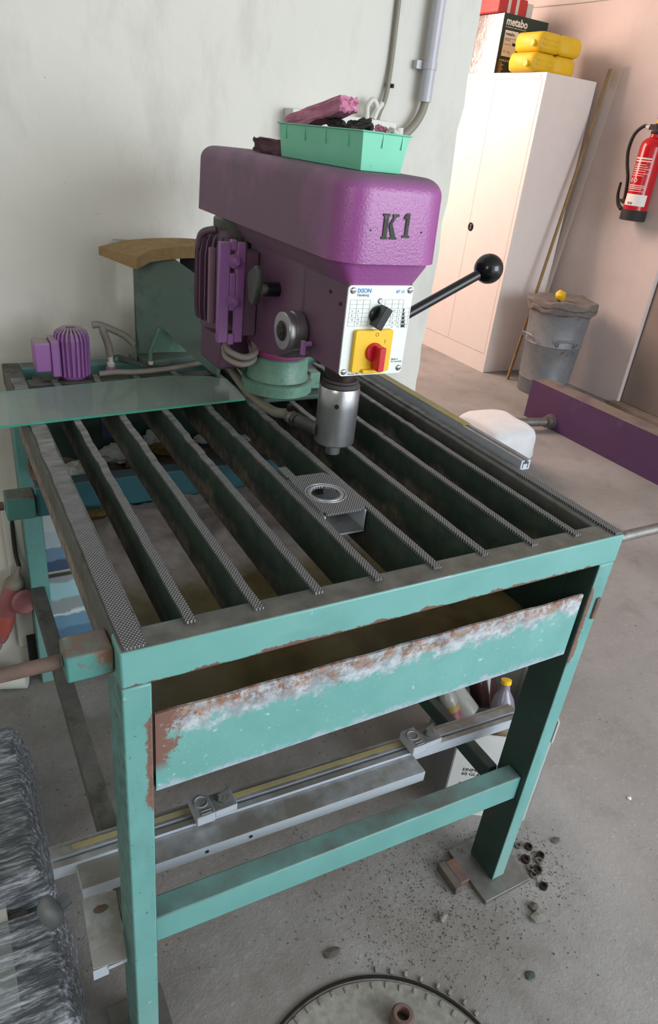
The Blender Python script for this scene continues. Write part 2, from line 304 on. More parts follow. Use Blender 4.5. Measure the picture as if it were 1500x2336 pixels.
# ------------------------------------------------------------------ mesh builder (vertices in world coordinates)
class MB:
    def __init__(s): s.v = []; s.f = []; s.mi = []
    def add(s, vs, fs, mi=0):
        k = len(s.v); s.v += [tuple(v) for v in vs]; s.f += [tuple(i + k for i in f) for f in fs]; s.mi += [mi] * len(fs); return s
    def box(s, x0, x1, y0, y1, z0, z1, mi=0):
        return s.add([(x0, y0, z0), (x1, y0, z0), (x1, y1, z0), (x0, y1, z0), (x0, y0, z1), (x1, y0, z1), (x1, y1, z1), (x0, y1, z1)],
                     [(0, 3, 2, 1), (4, 5, 6, 7), (0, 1, 5, 4), (1, 2, 6, 5), (2, 3, 7, 6), (3, 0, 4, 7)], mi)
    def obox(s, c, ax, ay, az, mi=0):
        c = Vector(c); ax, ay, az = Vector(ax), Vector(ay), Vector(az)
        vs = [c + ax * i + ay * j + az * k for k in (-1, 1) for (i, j) in ((-1, -1), (1, -1), (1, 1), (-1, 1))]
        return s.add(vs, [(0, 3, 2, 1), (4, 5, 6, 7), (0, 1, 5, 4), (1, 2, 6, 5), (2, 3, 7, 6), (3, 0, 4, 7)], mi)
    def prism(s, poly, off, mi=0):
        n = len(poly); off = Vector(off); a = [Vector(p) for p in poly]; b = [p + off for p in a]
        return s.add(a + b, [tuple(range(n))[::-1], tuple(range(n, 2 * n))] + [(i, (i + 1) % n, n + (i + 1) % n, n + i) for i in range(n)], mi)
    def lathe(s, o, ax, prof, n=24, mi=0, caps=True):
        """prof: [(dist along axis, radius)]"""
        o = Vector(o); ax = Vector(ax).normalized(); u = ax.orthogonal().normalized(); w = ax.cross(u); vs = []; fs = []
        for d, r in prof:
            for i in range(n):
                a = 2 * PI * i / n; vs.append(o + ax * d + (u * math.cos(a) + w * math.sin(a)) * r)
        for j in range(len(prof) - 1):
            for i in range(n):
                a, b = j * n + i, j * n + (i + 1) % n; fs.append((a, b, b + n, a + n))
        if caps: fs.append(tuple(range(n))[::-1]); fs.append(tuple(range((len(prof) - 1) * n, len(prof) * n)))
        return s.add(vs, fs, mi)
    def cyl(s, p0, p1, r0, r1=None, n=20, mi=0, ch=0):
        p0, p1 = Vector(p0), Vector(p1); L = (p1 - p0).length; r1 = r0 if r1 is None else r1
        pr = [(0, r0), (L, r1)] if not ch else [(0, r0 - ch), (ch, r0), (L - ch, r1), (L, r1 - ch)]
        return s.lathe(p0, p1 - p0, pr, n, mi)
    def tube(s, pts, r, n=12, mi=0, sub=6, caps=True):
        pts = [Vector(p) for p in pts]; P = []
        if len(pts) > 2 and sub > 1:
            q = [pts[0] * 2 - pts[1]] + pts + [pts[-1] * 2 - pts[-2]]
            for i in range(1, len(q) - 2):
                for k in range(sub):
                    t = k / sub; a, b, c, d = q[i - 1], q[i], q[i + 1], q[i + 2]
                    P.append(.5 * ((2 * b) + (c - a) * t + (2 * a - 5 * b + 4 * c - d) * t * t + (3 * b - a - 3 * c + d) * t ** 3))
            P.append(pts[-1])
        else: P = pts
        u = None; vs = []; fs = []
        for i, p in enumerate(P):
            t = (P[min(i + 1, len(P) - 1)] - P[max(i - 1, 0)]).normalized()
            u = t.orthogonal().normalized() if u is None else (u - t * u.dot(t)).normalized()
            w = t.cross(u); rr = r(i / (len(P) - 1)) if callable(r) else r
            for k in range(n):
                a = 2 * PI * k / n; vs.append(p + (u * math.cos(a) + w * math.sin(a)) * rr)
        for j in range(len(P) - 1):
            for i in range(n):
                a, b = j * n + i, j * n + (i + 1) % n; fs.append((a, b, b + n, a + n))
        if caps: fs.append(tuple(range(n))[::-1]); fs.append(tuple(range((len(P) - 1) * n, len(P) * n)))
        return s.add(vs, fs, mi)
    def loft(s, rings, mi=0, caps=True):
        n = len(rings[0]); vs = [v for r in rings for v in r]; fs = []
        for j in range(len(rings) - 1):
            for i in range(n):
                a, b = j * n + i, j * n + (i + 1) % n; fs.append((a, b, b + n, a + n))
        if caps: fs.append(tuple(range(n))[::-1]); fs.append(tuple(range((len(rings) - 1) * n, len(rings) * n)))
        return s.add(vs, fs, mi)
    def xform(s, m): s.v = [tuple(m @ Vector(v)) for v in s.v]; return s
def rrect(x0, x1, y0, y1, z, r, n=6):
    out = []
    for cx, cy, a0 in ((x1 - r, y1 - r, 0), (x0 + r, y1 - r, 90), (x0 + r, y0 + r, 180), (x1 - r, y0 + r, 270)):
        for k in range(n + 1):
            a = math.radians(a0 + 90 * k / n); out.append(Vector((cx + r * math.cos(a), cy + r * math.sin(a), z)))
    return out
def build(mb, name, m, parent=None, bevel=0, seg=2, smooth=True, angle=38, label=None, cat=None, group=None, kind=None, origin=None, sub=0):
    """link ONE mesh object; vertices are given in world coordinates and shifted to the thing's origin"""
    me = bpy.data.meshes.new(name)
    org = Vector(origin) if origin is not None else (root_loc(parent) if parent else Vector((0, 0, 0)))
    me.from_pydata([tuple(Vector(v) - org) for v in mb.v], [], mb.f)
    ms = m if isinstance(m, (list, tuple)) else [m]
    for k in ms: me.materials.append(M[k] if isinstance(k, str) else k)
    if len(ms) > 1: me.polygons.foreach_set('material_index', mb.mi)
    bm = bmesh.new(); bm.from_mesh(me); bmesh.ops.recalc_face_normals(bm, faces=bm.faces); bm.to_mesh(me); bm.free()
    if smooth:
        me.polygons.foreach_set('use_smooth', [True] * len(me.polygons)); me.set_sharp_from_angle(angle=math.radians(angle))
    o = bpy.data.objects.new(name, me); COL.objects.link(o)
    if parent: o.parent = parent
    else: o.location = org
    if bevel:
        b = o.modifiers.new('bevel', 'BEVEL'); b.width = bevel; b.segments = seg; b.limit_method = 'ANGLE'; b.angle_limit = math.radians(40); b.harden_normals = False
    if sub:
        b = o.modifiers.new('sub', 'SUBSURF'); b.levels = sub; b.render_levels = sub
    tag(o, label, cat, group, kind); return o
def root_loc(o):
    while o.parent: o = o.parent
    return o.location.copy()
def tag(o, label=None, cat=None, group=None, kind=None):
    if label: o['label'] = label
    if cat: o['category'] = cat
    if group: o['group'] = group
    if kind: o['kind'] = kind
    return o
def thing(name, label, cat, loc=(0, 0, 0), group=None):
    o = bpy.data.objects.new(name, None); o.empty_display_size = .05; COL.objects.link(o); o.location = loc; return tag(o, label, cat, group)
def mesh_text(txt, name, m, parent, loc, rot, size, extrude=.0004, bold=0, shear=0, sx=1, align='LEFT', label=None):
    """lettering as mesh; loc in world coordinates, rot = matrix 3x3 columns (right, up, normal)"""
    cu = bpy.data.curves.new(name, 'FONT'); cu.body = txt; cu.size = size; cu.extrude = extrude; cu.offset = bold; cu.shear = shear; cu.align_x = align; cu.resolution_u = 3
    t = bpy.data.objects.new('t', cu); COL.objects.link(t); bpy.context.view_layer.update()
    me = bpy.data.meshes.new_from_object(t.evaluated_get(bpy.context.evaluated_depsgraph_get())); bpy.data.objects.remove(t); me.name = name
    R = Matrix(rot).transposed().to_4x4(); org = root_loc(parent)
    me.transform(Matrix.Translation(Vector(loc) - org) @ R @ Matrix.Diagonal((sx, 1, 1, 1)))
    me.materials.clear(); me.materials.append(M[m]); o = bpy.data.objects.new(name, me); COL.objects.link(o); o.parent = parent
    if label: o['label'] = label
    return o
FRONT = ((1, 0, 0), (0, 0, 1), (0, -1, 0))            # right, up, normal for faces looking to -y
LEFTF = ((0, -1, 0), (0, 0, 1), (-1, 0, 0))           # faces looking to -x
def rock(c, r, seed, sq=(1, 1, 1), n=2, amp=.25):
    rnd = random.Random(seed); bm = bmesh.new(); bmesh.ops.create_icosphere(bm, subdivisions=n, radius=1)
    for v in bm.verts:
        k = 1 + rnd.uniform(-amp, amp); v.co = Vector((v.co.x * sq[0], v.co.y * sq[1], v.co.z * sq[2])) * r * k
    mb = MB(); bm.verts.index_update(); mb.add([v.co + Vector(c) for v in bm.verts], [tuple(v.index for v in f.verts) for f in bm.faces]); bm.free(); return mb

# ================================================================== SETTING
def setting(name, mb, m, **k): return build(mb, name, m, kind='structure', **k)
setting('floor', MB().box(-3, 4.05, -4, 6, -.06, 0), 'floor')
def bumpy_wall():
    # free end of the wall is slightly ragged
    mb = MB(); zs = [i * .06 for i in range(51)]; rnd = random.Random(3)
    xs = [1.222 + rnd.uniform(-.006, .006) for _ in zs]
    for i in range(50):
        a, b, z0, z1 = xs[i], xs[i + 1], zs[i], zs[i + 1]
        mb.add([(-3, 1.13, z0), (a, 1.13, z0), (b, 1.13, z1), (-3, 1.13, z1), (-3, 1.37, z0), (a, 1.37, z0), (b, 1.37, z1), (-3, 1.37, z1)],
               [(0, 1, 2, 3), (5, 4, 7, 6), (1, 5, 6, 2), (4, 0, 3, 7)])
    return mb
setting('wall_back', bumpy_wall(), 'wall')
wr = setting('wall_right', MB().box(4.03, 4.25, 2.45, 6, 0, 3).box(4.10, 4.25, -1.2, 2.45, 0, 3), 'wall_r', bevel=.006)
setting('wall_far', MB().box(-3, 4.25, 6, 6.2, 0, 3), 'wall_r')
setting('unseen_wall_left', MB().box(-3.2, -3, -4, 6, 0, 3), 'wall')  # unseen wall, put in to keep sky light off the drill's left side
setting('unseen_wall_front', MB().box(-3.2, .1, -2.6, -2.4, 0, 3), 'wall')  # unseen partial wall, added to block sky light from the front left
setting('ceiling', MB().box(-3.2, 4.25, -2.2, 6.2, 3, 3.1), 'ceiling')
setting('door_1', MB().box(4.055, 4.10, .9, 2.44, .03, 2.15), 'door_paint', bevel=.004)
setting('trim_1', MB().box(3.97, 4.10, .9, 2.47, 0, .03), 'ledge', bevel=.004)

# ================================================================== DRILLING TABLE
T = thing('drilling_table', 'teal steel slatted drilling table with rusty slurry tray, in the foreground', 'table', (0, 0, 0))
WX = .835; DY = 1.085; H = .916
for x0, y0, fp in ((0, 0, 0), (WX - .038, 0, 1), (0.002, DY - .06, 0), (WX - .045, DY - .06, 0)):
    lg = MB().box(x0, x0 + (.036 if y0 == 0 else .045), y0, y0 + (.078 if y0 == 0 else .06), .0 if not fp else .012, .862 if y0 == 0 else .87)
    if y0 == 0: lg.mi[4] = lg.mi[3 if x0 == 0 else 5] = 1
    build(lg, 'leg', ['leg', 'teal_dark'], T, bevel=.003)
build(MB().box(.752, .885, -.034, .105, 0, .012), 'foot_plate', 'steel_dull', T, bevel=.001, label='flat steel foot plate')
build(MB().box(-.03, .07, -.02, .11, 0, .004), 'foot_plate', 'steel_dull', T, label='thin steel foot plate')
build(MB().box(0, WX, 0, .042, .862, H), 'front_rail', 'rail', T, bevel=.003)
build(MB().box(0, .036, .042, DY, .866, H), 'side_rail', 'top_dirty', T, bevel=.003)
build(MB().box(WX - .034, WX, .042, DY, .866, H), 'side_rail', 'top_dirty', T, bevel=.003)
build(MB().box(.036, WX - .034, 1.045, DY, .866, H), 'back_rail', 'teal', T, bevel=.003)
build(MB().box(.036, WX - .034, .932, .968, .87, H - .002), 'cross_rail', 'top_dirty', T, bevel=.003)
build(MB().box(.0, WX, .685, .725, .725, .79), 'cross_beam', 'teal_blue', T, bevel=.003, label='blue-teal cross beam under the slats')
# slats: ten bars with knurled rubber strips
sx0 = [.005, .085, .172, .261, .355, .453, .547, .646, .740, .815]
for i, x in enumerate(sx0):
    w = .026 if i == 0 else (.018 if i == 9 else .0125)
    y0 = .004 if i in (0, 9) else .024 + .003 * math.sin(i * 2.3)
    if i not in (0, 9):
        s = build(MB().box(x + .001, x + w - .002, .0425, .932, .842, H), 'slat', 'slat', T)
    else:
        s = build(MB().box(x + .003, x + w - .003, .05, .93, .80, .868), 'slat', 'slat', T)
    mb = MB(); n = 44; vs = []; rnd = random.Random(i)
    for k in range(n + 1):
        y = y0 + (.962 - y0) * k / n; wob = rnd.uniform(-.0006, .0006) * (1 + 2 * (k > 20))
        vs += [(x + wob, y, H), (x + w + wob, y, H), (x + w + wob, y, H + .004), (x + wob, y, H + .004)]
    fs = [(0, 1, 2, 3), (4 * n + 3, 4 * n + 2, 4 * n + 1, 4 * n)]
    for k in range(n):
        for q in range(4): a, b = 4 * k + q, 4 * k + (q + 1) % 4; fs.append((a, b, b + 4, a + 4))
    mb.add(vs, fs); build(mb, 'rubber_strip', 'knurl', s, smooth=False, label='knurled black rubber strip worn grey')
# stretchers
build(MB().add([(.036, .012, .318), (.797, .012, .272), (.797, .050, .272), (.036, .050, .318), (.036, .012, .378), (.797, .012, .336), (.797, .050, .336), (.036, .050, .378)],
               [(0, 3, 2, 1), (4, 5, 6, 7), (0, 1, 5, 4), (1, 2, 6, 5), (2, 3, 7, 6), (3, 0, 4, 7)]), 'front_stretcher', 'teal', T, bevel=.003)
build(MB().box(.0, .034, .078, DY - .06, .29, .33), 'side_stretcher', 'top_dirty', T, bevel=.003)
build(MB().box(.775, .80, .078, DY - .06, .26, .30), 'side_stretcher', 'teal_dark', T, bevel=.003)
# slurry tray
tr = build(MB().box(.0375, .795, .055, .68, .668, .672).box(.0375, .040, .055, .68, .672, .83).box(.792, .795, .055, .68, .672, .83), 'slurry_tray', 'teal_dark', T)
fr = MB(); n = 24
for k in range(n):
    xa, xb = .040 + (.789 - .040) * k / n, .040 + (.789 - .040) * (k + 1) / n
    za = .804 + .001 * math.sin(k * 1.7) - .004 * (k / n); zb = .804 + .001 * math.sin((k + 1) * 1.7) - .004 * ((k + 1) / n)
    fr.add([(xa, .006, .668), (xb, .006, .668), (xb, .006, zb), (xa, .006, za), (xa, .010, .668), (xb, .010, .668), (xb, .010, zb), (xa, .010, za)],
           [(0, 1, 2, 3), (5, 4, 7, 6), (3, 2, 6, 7), (1, 0, 4, 5)] + ([(0, 3, 7, 4)] if k == 0 else []) + ([(1, 5, 6, 2)] if k == n - 1 else []))
fr.box(.040, .789, .010, .055, .668, .672)
build(fr, 'tray_front', 'tray_front', tr, smooth=False, label='rust-edged teal tray front')
# sludge in the tray
mb = MB(); nx, ny = 70, 60; vs = []; rnd = random.Random(5)
from mathutils import noise as mn
def sl(x, y):
    p = Vector((x * 9, y * 9, 1.3)); k = max(0, min(1, (y - .36) / .14))
    return .690 + k * (.040 + .018 * mn.noise(p) + .008 * mn.noise(p * 3.3) + .004 * mn.noise(p * 9)) + .001 * mn.noise(p * 2)
for j in range(ny + 1):
    for i in range(nx + 1):
        x = .041 + (.791 - .041) * i / nx; y = .012 + (.68 - .012) * j / ny; vs.append((x, y, sl(x, y)))
fs = [(j * (nx + 1) + i, j * (nx + 1) + i + 1, (j + 1) * (nx + 1) + i + 1, (j + 1) * (nx + 1) + i) for j in range(ny) for i in range(nx)]
mb.add(vs, fs); build(mb, 'sludge', 'sludge', T, kind='stuff', label='dried pale sludge lying in the tray')
# roller brackets and pipes
for y0, y1, z0, z1, L, m in ((.026, .068, .868, .905, .55, 'rust'), (.675, .720, .730, .778, .9, 'rust')):
    b = build(MB().box(-.054, -.0005, y0, y1, z0, z1), 'pipe_bracket', 'teal_rust', T, bevel=.003)
    p = build(MB().cyl((-.0565, (y0 + y1) / 2, (z0 + z1) / 2), (-L, (y0 + y1) / 2, (z0 + z1) / 2), .0085, n=16), 'pipe', m, b, label='rusty support pipe')
build(MB().cyl((WX + .0005, .024, .892), (1.5, .024, .892), .0095, n=16), 'pipe', 'steel_dull', T, label='bare steel support pipe on the right side')
build(MB().box(.818, .828, -.004, .002, .745, .79), 'hinge_lug', 'rust', T, bevel=.002, label='rusty bent lug')
# ---------------- debris behind the beam and on the sludge
D = thing('rubble_tray', 'shallow dark steel tray full of mortar rubble at the back under the table slats', 'tray', (.4, .88, .66))
build(MB().box(.05, .785, .735, 1.022, .655, .660).box(.05, .785, .735, .739, .660, .72).box(.05, .785, 1.018, 1.022, .660, .850), 'tray_pan', 'teal_dark', D)
mb = MB(); vs = []; nx, ny = 60, 26
for j in range(ny + 1):
    for i in range(nx + 1):
        x = .052 + .731 * i / nx; y = .741 + .275 * j / ny; p = Vector((x * 14, y * 14, 4)); vs.append((x, y, .690 + .022 * mn.noise(p) + .010 * mn.noise(p * 4)))
mb.add(vs, [(j * (nx + 1) + i, j * (nx + 1) + i + 1, (j + 1) * (nx + 1) + i + 1, (j + 1) * (nx + 1) + i) for j in range(ny) for i in range(nx)])
build(mb, 'rubble', 'rubble', D, kind='stuff', label='brown grey mortar rubble filling the tray')
def chunk(c, r, seed, sq, m, name, label, cat, group=None, n=2, amp=.22):
    return build(rock(c, r, seed, sq, n, amp), name, m, smooth=False, label=label, cat=cat, group=group, origin=c)
for k, (c, r, sq, m, nm, lb) in enumerate([
    ((.235, .955, .722), .046, (1.2, .9, .5), 'white_wool', 'plaster_lump', 'large white plaster lump seen between second and third slat at the back'),
    ((.262, .895, .715), .030, (1.1, .7, .7), 'rockwool', 'insulation_tuft', 'mustard brown insulation tuft beside the large white lump'),
    ((.130, .890, .715), .046, (1.1, .9, .5), 'white_wool', 'plaster_lump', 'crumpled grey-white plaster lump nearest the left rail'),
    ((.322, .985, .735), .030, (.9, .8, .9), 'white_wool', 'crumpled_foil', 'crumpled silvery foil behind the brown twigs'),
    ((.343, .960, .722), .034, (1.1, 1.0, .5), 'rockwool', 'insulation_tuft', 'dark brown fibrous tuft in front of the crumpled foil'),
    ((.445, .975, .728), .020, (1.2, .7, .6), 'white_wool', 'plaster_lump', 'small white plaster piece right of the fibrous tuft'),
    ((.560, .960, .725), .018, (1.5, .6, .5), 'white_wool', 'plaster_lump', 'small white plaster sliver furthest right under the slats'),
]): chunk(c, r, 20 + k, sq, m, nm, lb, 'debris', n=3, amp=.16)
build(MB().prism([(.20, 1.012, .74), (.235, 1.012, .74), (.235, 1.012, .86), (.20, 1.012, .86)], (0, .004, 0)), 'backing_panel', 'seascape_blue', D, label='dark blue strip of panel')
chunk((.105, .650, .735), .022, 37, (1.4, .8, .3), 'rockwool', 'insulation_tuft', 'mustard tuft lying in front of the blue-teal beam at left', 'debris', n=3, amp=.16)
build(rock((.155, .615, .722), .022, 41, (1.5, 1, .18), 2, .1), 'sludge_flake', 'dark_steel', smooth=False, label='dark wet flake lying on the dried sludge', cat='debris', origin=(.155, .615, .722))

# ================================================================== MACHINE BASE AND DRILL
P = thing('drill_press', 'purple bench drill press with control panel and black ball feed lever', 'drill', (.485, .643, .92))
CX = .484; CY = .643; SY = .39
build(MB().box(.475, .655, .70, 1.04, .9205, .932).box(.50, .57, .72, .80, .932, .98), 'base_plate', 'teal_dark', P, bevel=.003)
build(MB().box(.612, .640, .735, .765, .9325, .972), 'base_lug', 'cast_green', P, bevel=.003)
build(MB().box(.445, .525, .66, .80, .980, .998), 'base_arm', 'cast_green', P, bevel=.004)
build(MB().lathe((CX, CY, .976), (0, 0, 1), [(0, .068), (.002, .073), (.024, .073), (.027, .070), (.027, .064), (.03, .062), (.072, .061), (.075, .058)], 48), 'column_collar', 'cast_green', P)
build(MB().lathe((CX, CY, 1.050), (0, 0, 1), [(0, .055), (.004, .058), (.012, .058), (.016, .064), (.022, .066)], 48), 'column_ring', 'magenta', P)
# head body: front box blending into round column housing
hb = MB()
def body_ring(z, x0, x1, yf, yb, r, rb):
    out = []
    for cx, cy, a0, rr in ((x1 - rb, yb - rb, 0, rb), (x0 + rb, yb - rb, 90, rb), (x0 + r, yf + r, 180, r), (x1 - r, yf + r, 270, r)):
        for k in range(9): a = math.radians(a0 + 90 * k / 8); out.append(Vector((cx + rr * math.cos(a), cy + rr * math.sin(a), z)))
    return out
hb.loft([body_ring(1.116, .4265, .542, .299, .50, .003, .02), body_ring(1.262, .4235, .5405, .299, .50, .003, .02)])
hb.loft([body_ring(1.072, .424, .545, .56, .705, .05, .055), body_ring(1.085, .420, .548, .50, .712, .02, .06), body_ring(1.116, .4215, .546, .44, .712, .004, .06),
         body_ring(1.262, .4215, .546, .44, .712, .004, .06)])
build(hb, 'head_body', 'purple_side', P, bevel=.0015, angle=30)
build(MB().loft([rrect(.4235, .5415, .2985, .735, 1.255, .012), rrect(.402, .560, .286, .748, 1.285, .022), rrect(.396, .566, .282, .750, 1.302, .028)]), 'head_hood', 'purple', P)
# belt cover
cv = []
z0, z1, rt = 1.292, 1.409, .024
for z, ins in [(z0, 0), (z0 + .02, 0)] + [(z1 - rt + rt * math.sin(a), rt * (1 - math.cos(a))) for a in [k * PI / 16 for k in range(9)]]:
    taper = (z - z0) * .02
    cv.append(rrect(.384 + ins + taper, .572 - ins - taper, .270 + ins + taper, .895 - ins - taper, z, .046 - ins * .5, 8))
cvr = build(MB().loft(cv), 'belt_cover', 'purple', P, angle=50)
def glyph(polys, x0, z0, w, h, y):
    mb = MB()
    for pl in polys: mb.prism([(x0 + w * a, y, z0 + h * b) for a, b in pl], (0, -.0006, 0))
    return build(mb, 'cover_letter', 'stencil', cvr, smooth=False)
glyph([[(0, 0), (.42, 0), (.42, .10), (.34, .10), (.34, .90), (.42, .90), (.42, 1), (0, 1), (0, .90), (.08, .90), (.08, .10), (0, .10)],
       [(.44, .50), (.62, .10), (.54, .10), (.54, 0), (1, 0), (1, .10), (.92, .10), (.62, .62), (.86, .90), (1, .90), (1, 1), (.62, 1), (.62, .90), (.66, .88), (.44, .60)]], .4500, 1.327, .0265, .034, .2699)
glyph([[(.30, .10), (.30, .80), (0, .74), (0, .84), (.34, 1), (.74, 1), (.74, .10), (1, .10), (1, 0), (0, 0), (0, .10)]], .4860, 1.330, .0125, .033, .2699)
for x in (.432, .520): build(MB().cyl((x, .2712, 1.338), (x, .2694, 1.338), .0012, n=8), 'rivet', 'black', cvr)
# motor with vertical cooling fins
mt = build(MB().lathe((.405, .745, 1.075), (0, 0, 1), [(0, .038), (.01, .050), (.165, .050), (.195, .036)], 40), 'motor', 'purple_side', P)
for k in range(26):
    a = 2 * PI * k / 26; c, s = math.cos(a), math.sin(a)
    if c > .75: continue
    pr = [(.048, 1.095), (.060, 1.10), (.063, 1.12), (.063, 1.225), (.058, 1.25), (.048, 1.262)]
    pl = [(.405 + c * r - s * .0014, .745 + s * r + c * .0014, z) for r, z in pr]
    build(MB().prism(pl, (s * .0028, -c * .0028, 0)), 'cooling_fin', 'purple_side', mt, smooth=False)
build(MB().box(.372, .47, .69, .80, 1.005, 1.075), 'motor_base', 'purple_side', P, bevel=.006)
build(MB().cyl((.425, .745, 1.25), (.425, .745, 1.292), .047, n=32, ch=.004), 'motor_cap', 'dusty_black', mt)
build(MB().tube([(.345, .745, 1.235), (.350, .735, 1.262), (.372, .72, 1.272)], .007, 10), 'lifting_lug', 'purple_side', mt)
# slotted clamp plate facing the operator, with two bolts
def slotted_plate(x0, x1, y, z0, z1, th):
    # frame of strips around three slots
    mb = MB(); xa, xb = x0 + (x1 - x0) * .42, x0 + (x1 - x0) * .66
    mb.box(x0, xa, y, y + th, z0 + .004, z1 - .004).box(xb, x1, y, y + th, z0 + .004, z1 - .004)
    for a, b in ((z0, z0 + .020), (z0 + .064, z0 + .072), (z0 + .088, z1 - .058), (z1 - .018, z1)): mb.box(xa, xb, y, y + th, a, b)
    return mb
PX0, PX1, PZ0, PZ1 = .341, .392, 1.078, 1.268
sp = build(slotted_plate(PX0, PX1, .618, PZ0, PZ1, .012), 'clamp_plate', 'violet', P, bevel=.002)
build(MB().box(PX1, PX1 + .028, .622, .66, PZ0 + .015, PZ1 - .02), 'plate_web', 'purple_side', sp, bevel=.002)
build(MB().box(PX0 - .006, PX0 + .004, .650, .66, PZ0 + .035, PZ1 - .02), 'pale_strip', 'mauve', sp, label='dusty mauve backing strip')
for z in (PZ0 + .083, PZ1 - .036):
    build(MB().lathe((.3685, .6175, z), (0, -1, 0), [(0, .0125), (.003, .0125), (.003, .0085), (.009, .0085), (.009, .0055), (.016, .005)], 20), 'bolt', 'violet', sp)
# winged clamp knob on the left flank
kn = build(MB().cyl((.4215, .535, 1.200), (.396, .535, 1.200), .0125, n=20, ch=.001), 'clamp_knob', 'black', P)
build(MB().cyl((.396, .535, 1.200), (.3875, .535, 1.200), .0095, n=18), 'knob_boss', 'steel_dull', kn)
pts = [(.006, .026), (.020, .018), (.022, .004), (.012, -.030), (-.004, -.036), (-.014, -.028), (-.026, .004), (-.024, .026), (-.010, .036)]
build(MB().prism([(.389, .556 + a, 1.203 + b) for a, b in pts], (-.011, 0, 0)), 'knob_wing', 'dusty_black', kn, bevel=.003)
# silver pulley-like wheel
wh = build(MB().lathe((.4225, .440, 1.152), (-1, 0, 0), [(0, .030), (.004, .0325), (.017, .0325), (.018, .0300), (.022, .0300), (.023, .0325), (.033, .0325), (.035, .031)], 48), 'hand_wheel', 'steel', P)
build(MB().lathe((.3875, .440, 1.152), (-1, 0, 0), [(-.003, .017), (.001, .017), (.002, .013), (.004, .013), (.0045, .008), (.006, .0075)], 28), 'wheel_hub', 'dark_steel', wh)
build(MB().cyl((.420, .392, 1.142), (.407, .392, 1.142), .0045, n=12).obox((.4055, .392, 1.136), (.0035, 0, 0), (0, .004, 0), (0, 0, .012)), 'stop_lug', 'violet', P, bevel=.001)
for y, z in ((.318, 1.225), (.352, 1.236), (.60, 1.11)): build(MB().cyl((.4225, y, z), (.4215, y, z), .003, n=10), 'screw', 'black', P)
# control panel
cp = build(MB().loft([[Vector((x, y, z)) for x, z in [(p.x, p.y) for p in rrect(.4215, .5395, 1.1175, 1.2575, 0, .006)]] for y in (.2975, .2945)]), 'control_panel', 'white_enamel', P)
PF = .2943
for x, z in ((.4295, 1.2500), (.5330, 1.2505), (.4290, 1.1245), (.5330, 1.1265)):
    s = build(MB().lathe((x, PF, z), (0, -1, 0), [(0, .0048), (.001, .0048), (.0025, .0035), (.003, .001)], 18), 'panel_screw', 'steel', cp)
    build(MB().box(x - .0033, x + .0033, PF - .0033, PF - .0024, z - .0005, z + .0005), 'screw_slot', 'black', s)
mesh_text('IXION', 'panel_print', 'print_blue', cp, (.4372, PF, 1.2468), FRONT, .0088, .0001, .00025)
mesh_text('Hamburg', 'panel_print', 'print_grey', cp, (.4372, PF, 1.2415), FRONT, .0056, .0001, .00008)
mesh_text('BT 13', 'panel_print', 'print_blue', cp, (.5070, PF, 1.2462), FRONT, .0062, .0001, .00015, shear=.2)
mesh_text('Made in\nW. Germany', 'panel_print', 'print_grey', cp, (.5165, PF, 1.1400), FRONT, .0040, .0001, .00005)
mesh_text('Wechsel  NR', 'panel_print', 'print_grey', cp, (.4360, PF, 1.1190), FRONT, .0036, .0001, .00005)
tb = MB()
def ln(x0, x1, z0, z1): tb.box(x0, x1, PF - .0001, PF, z0, z1)
L = .0003
for r in range(7):
    z = 1.2360 - r * .0066
    ln(.4265, .4620, z, z + L); ln(.4890, .5240, z, z + L)
for x in (.4265, .4385, .4500, .4620, .4890, .5030, .5150, .5240): ln(x, x + L, 1.1964, 1.2363)
for k in range(5): ln(.5240, .5370, 1.2228 - k * .0062, 1.2231 - k * .0062)
ln(.5370, .5373, 1.1920, 1.2231)
build(tb, 'speed_table', 'print_grey', cp, smooth=False)
for k, (a, b, c) in enumerate((('6', '4', '2,5'), ('8', '6', '4'), ('12', '10', '7'), ('', '13', '10'), ('', '', '13'))):
    z = 1.2180 - k * .0064
    for tx, x in ((a, .4310), (b, .4415), (c, .5060), (str((2, 3, 5, 8, 13)[k]), .5180)):
        if tx: mesh_text(tx, 'panel_print', 'print_grey', cp, (x, PF, z), FRONT, .0040, .0001)
ds = MB()
for k in range(5):     # small stepped pulley pictograms, dark
    zz = 1.2175 - k * .0062; w = .0030 + .0016 * k
    ds.prism([(.5252, PF - .0001, zz), (.5252 + w, PF - .0001, zz), (.5252 + w * .7, PF - .0001, zz + .0024), (.5252 + w, PF - .0001, zz + .0048), (.5252, PF - .0001, zz + .0048)], (0, .0001, 0))
build(ds, 'pulley_pictograms', 'print_black', cp, smooth=False)
build(MB().lathe((.4800, PF, 1.2345), (0, -1, 0), [(0, .0042), (.001, .0042), (.002, .003)], 16), 'panel_screw', 'steel', cp)
rs = build(MB().lathe((.4775, PF, 1.2130), (0, -1, 0), [(0, .0145), (.004, .0145), (.006, .0125)], 32), 'rotary_selector', 'black', cp, label='black rotary speed selector')
a = math.radians(62); ux, uz = math.cos(a), math.sin(a)
build(MB().obox((.4775, PF - .012, 1.2120), (ux * .0175, 0, uz * .0175), (-uz * .0068, 0, ux * .0068), (0, .0095, 0)), 'selector_grip', 'black', rs, bevel=.001)
ms = build(MB().loft([[Vector((p.x, y, p.y)) for p in rrect(.4390, .5085, 1.1245, 1.1915, 0, .004)] for y in (PF, PF - .0065, PF - .0075)]), 'main_switch', 'yellow', cp, bevel=.001, label='yellow main switch plate with red handle')
YF = PF - .0075
mesh_text('O', 'switch_mark', 'print_black', ms, (.4745, YF, 1.1815), FRONT, .0085, .0001)
mesh_text('I', 'switch_mark', 'print_black', ms, (.4930, YF, 1.1700), FRONT, .0095, .0001)
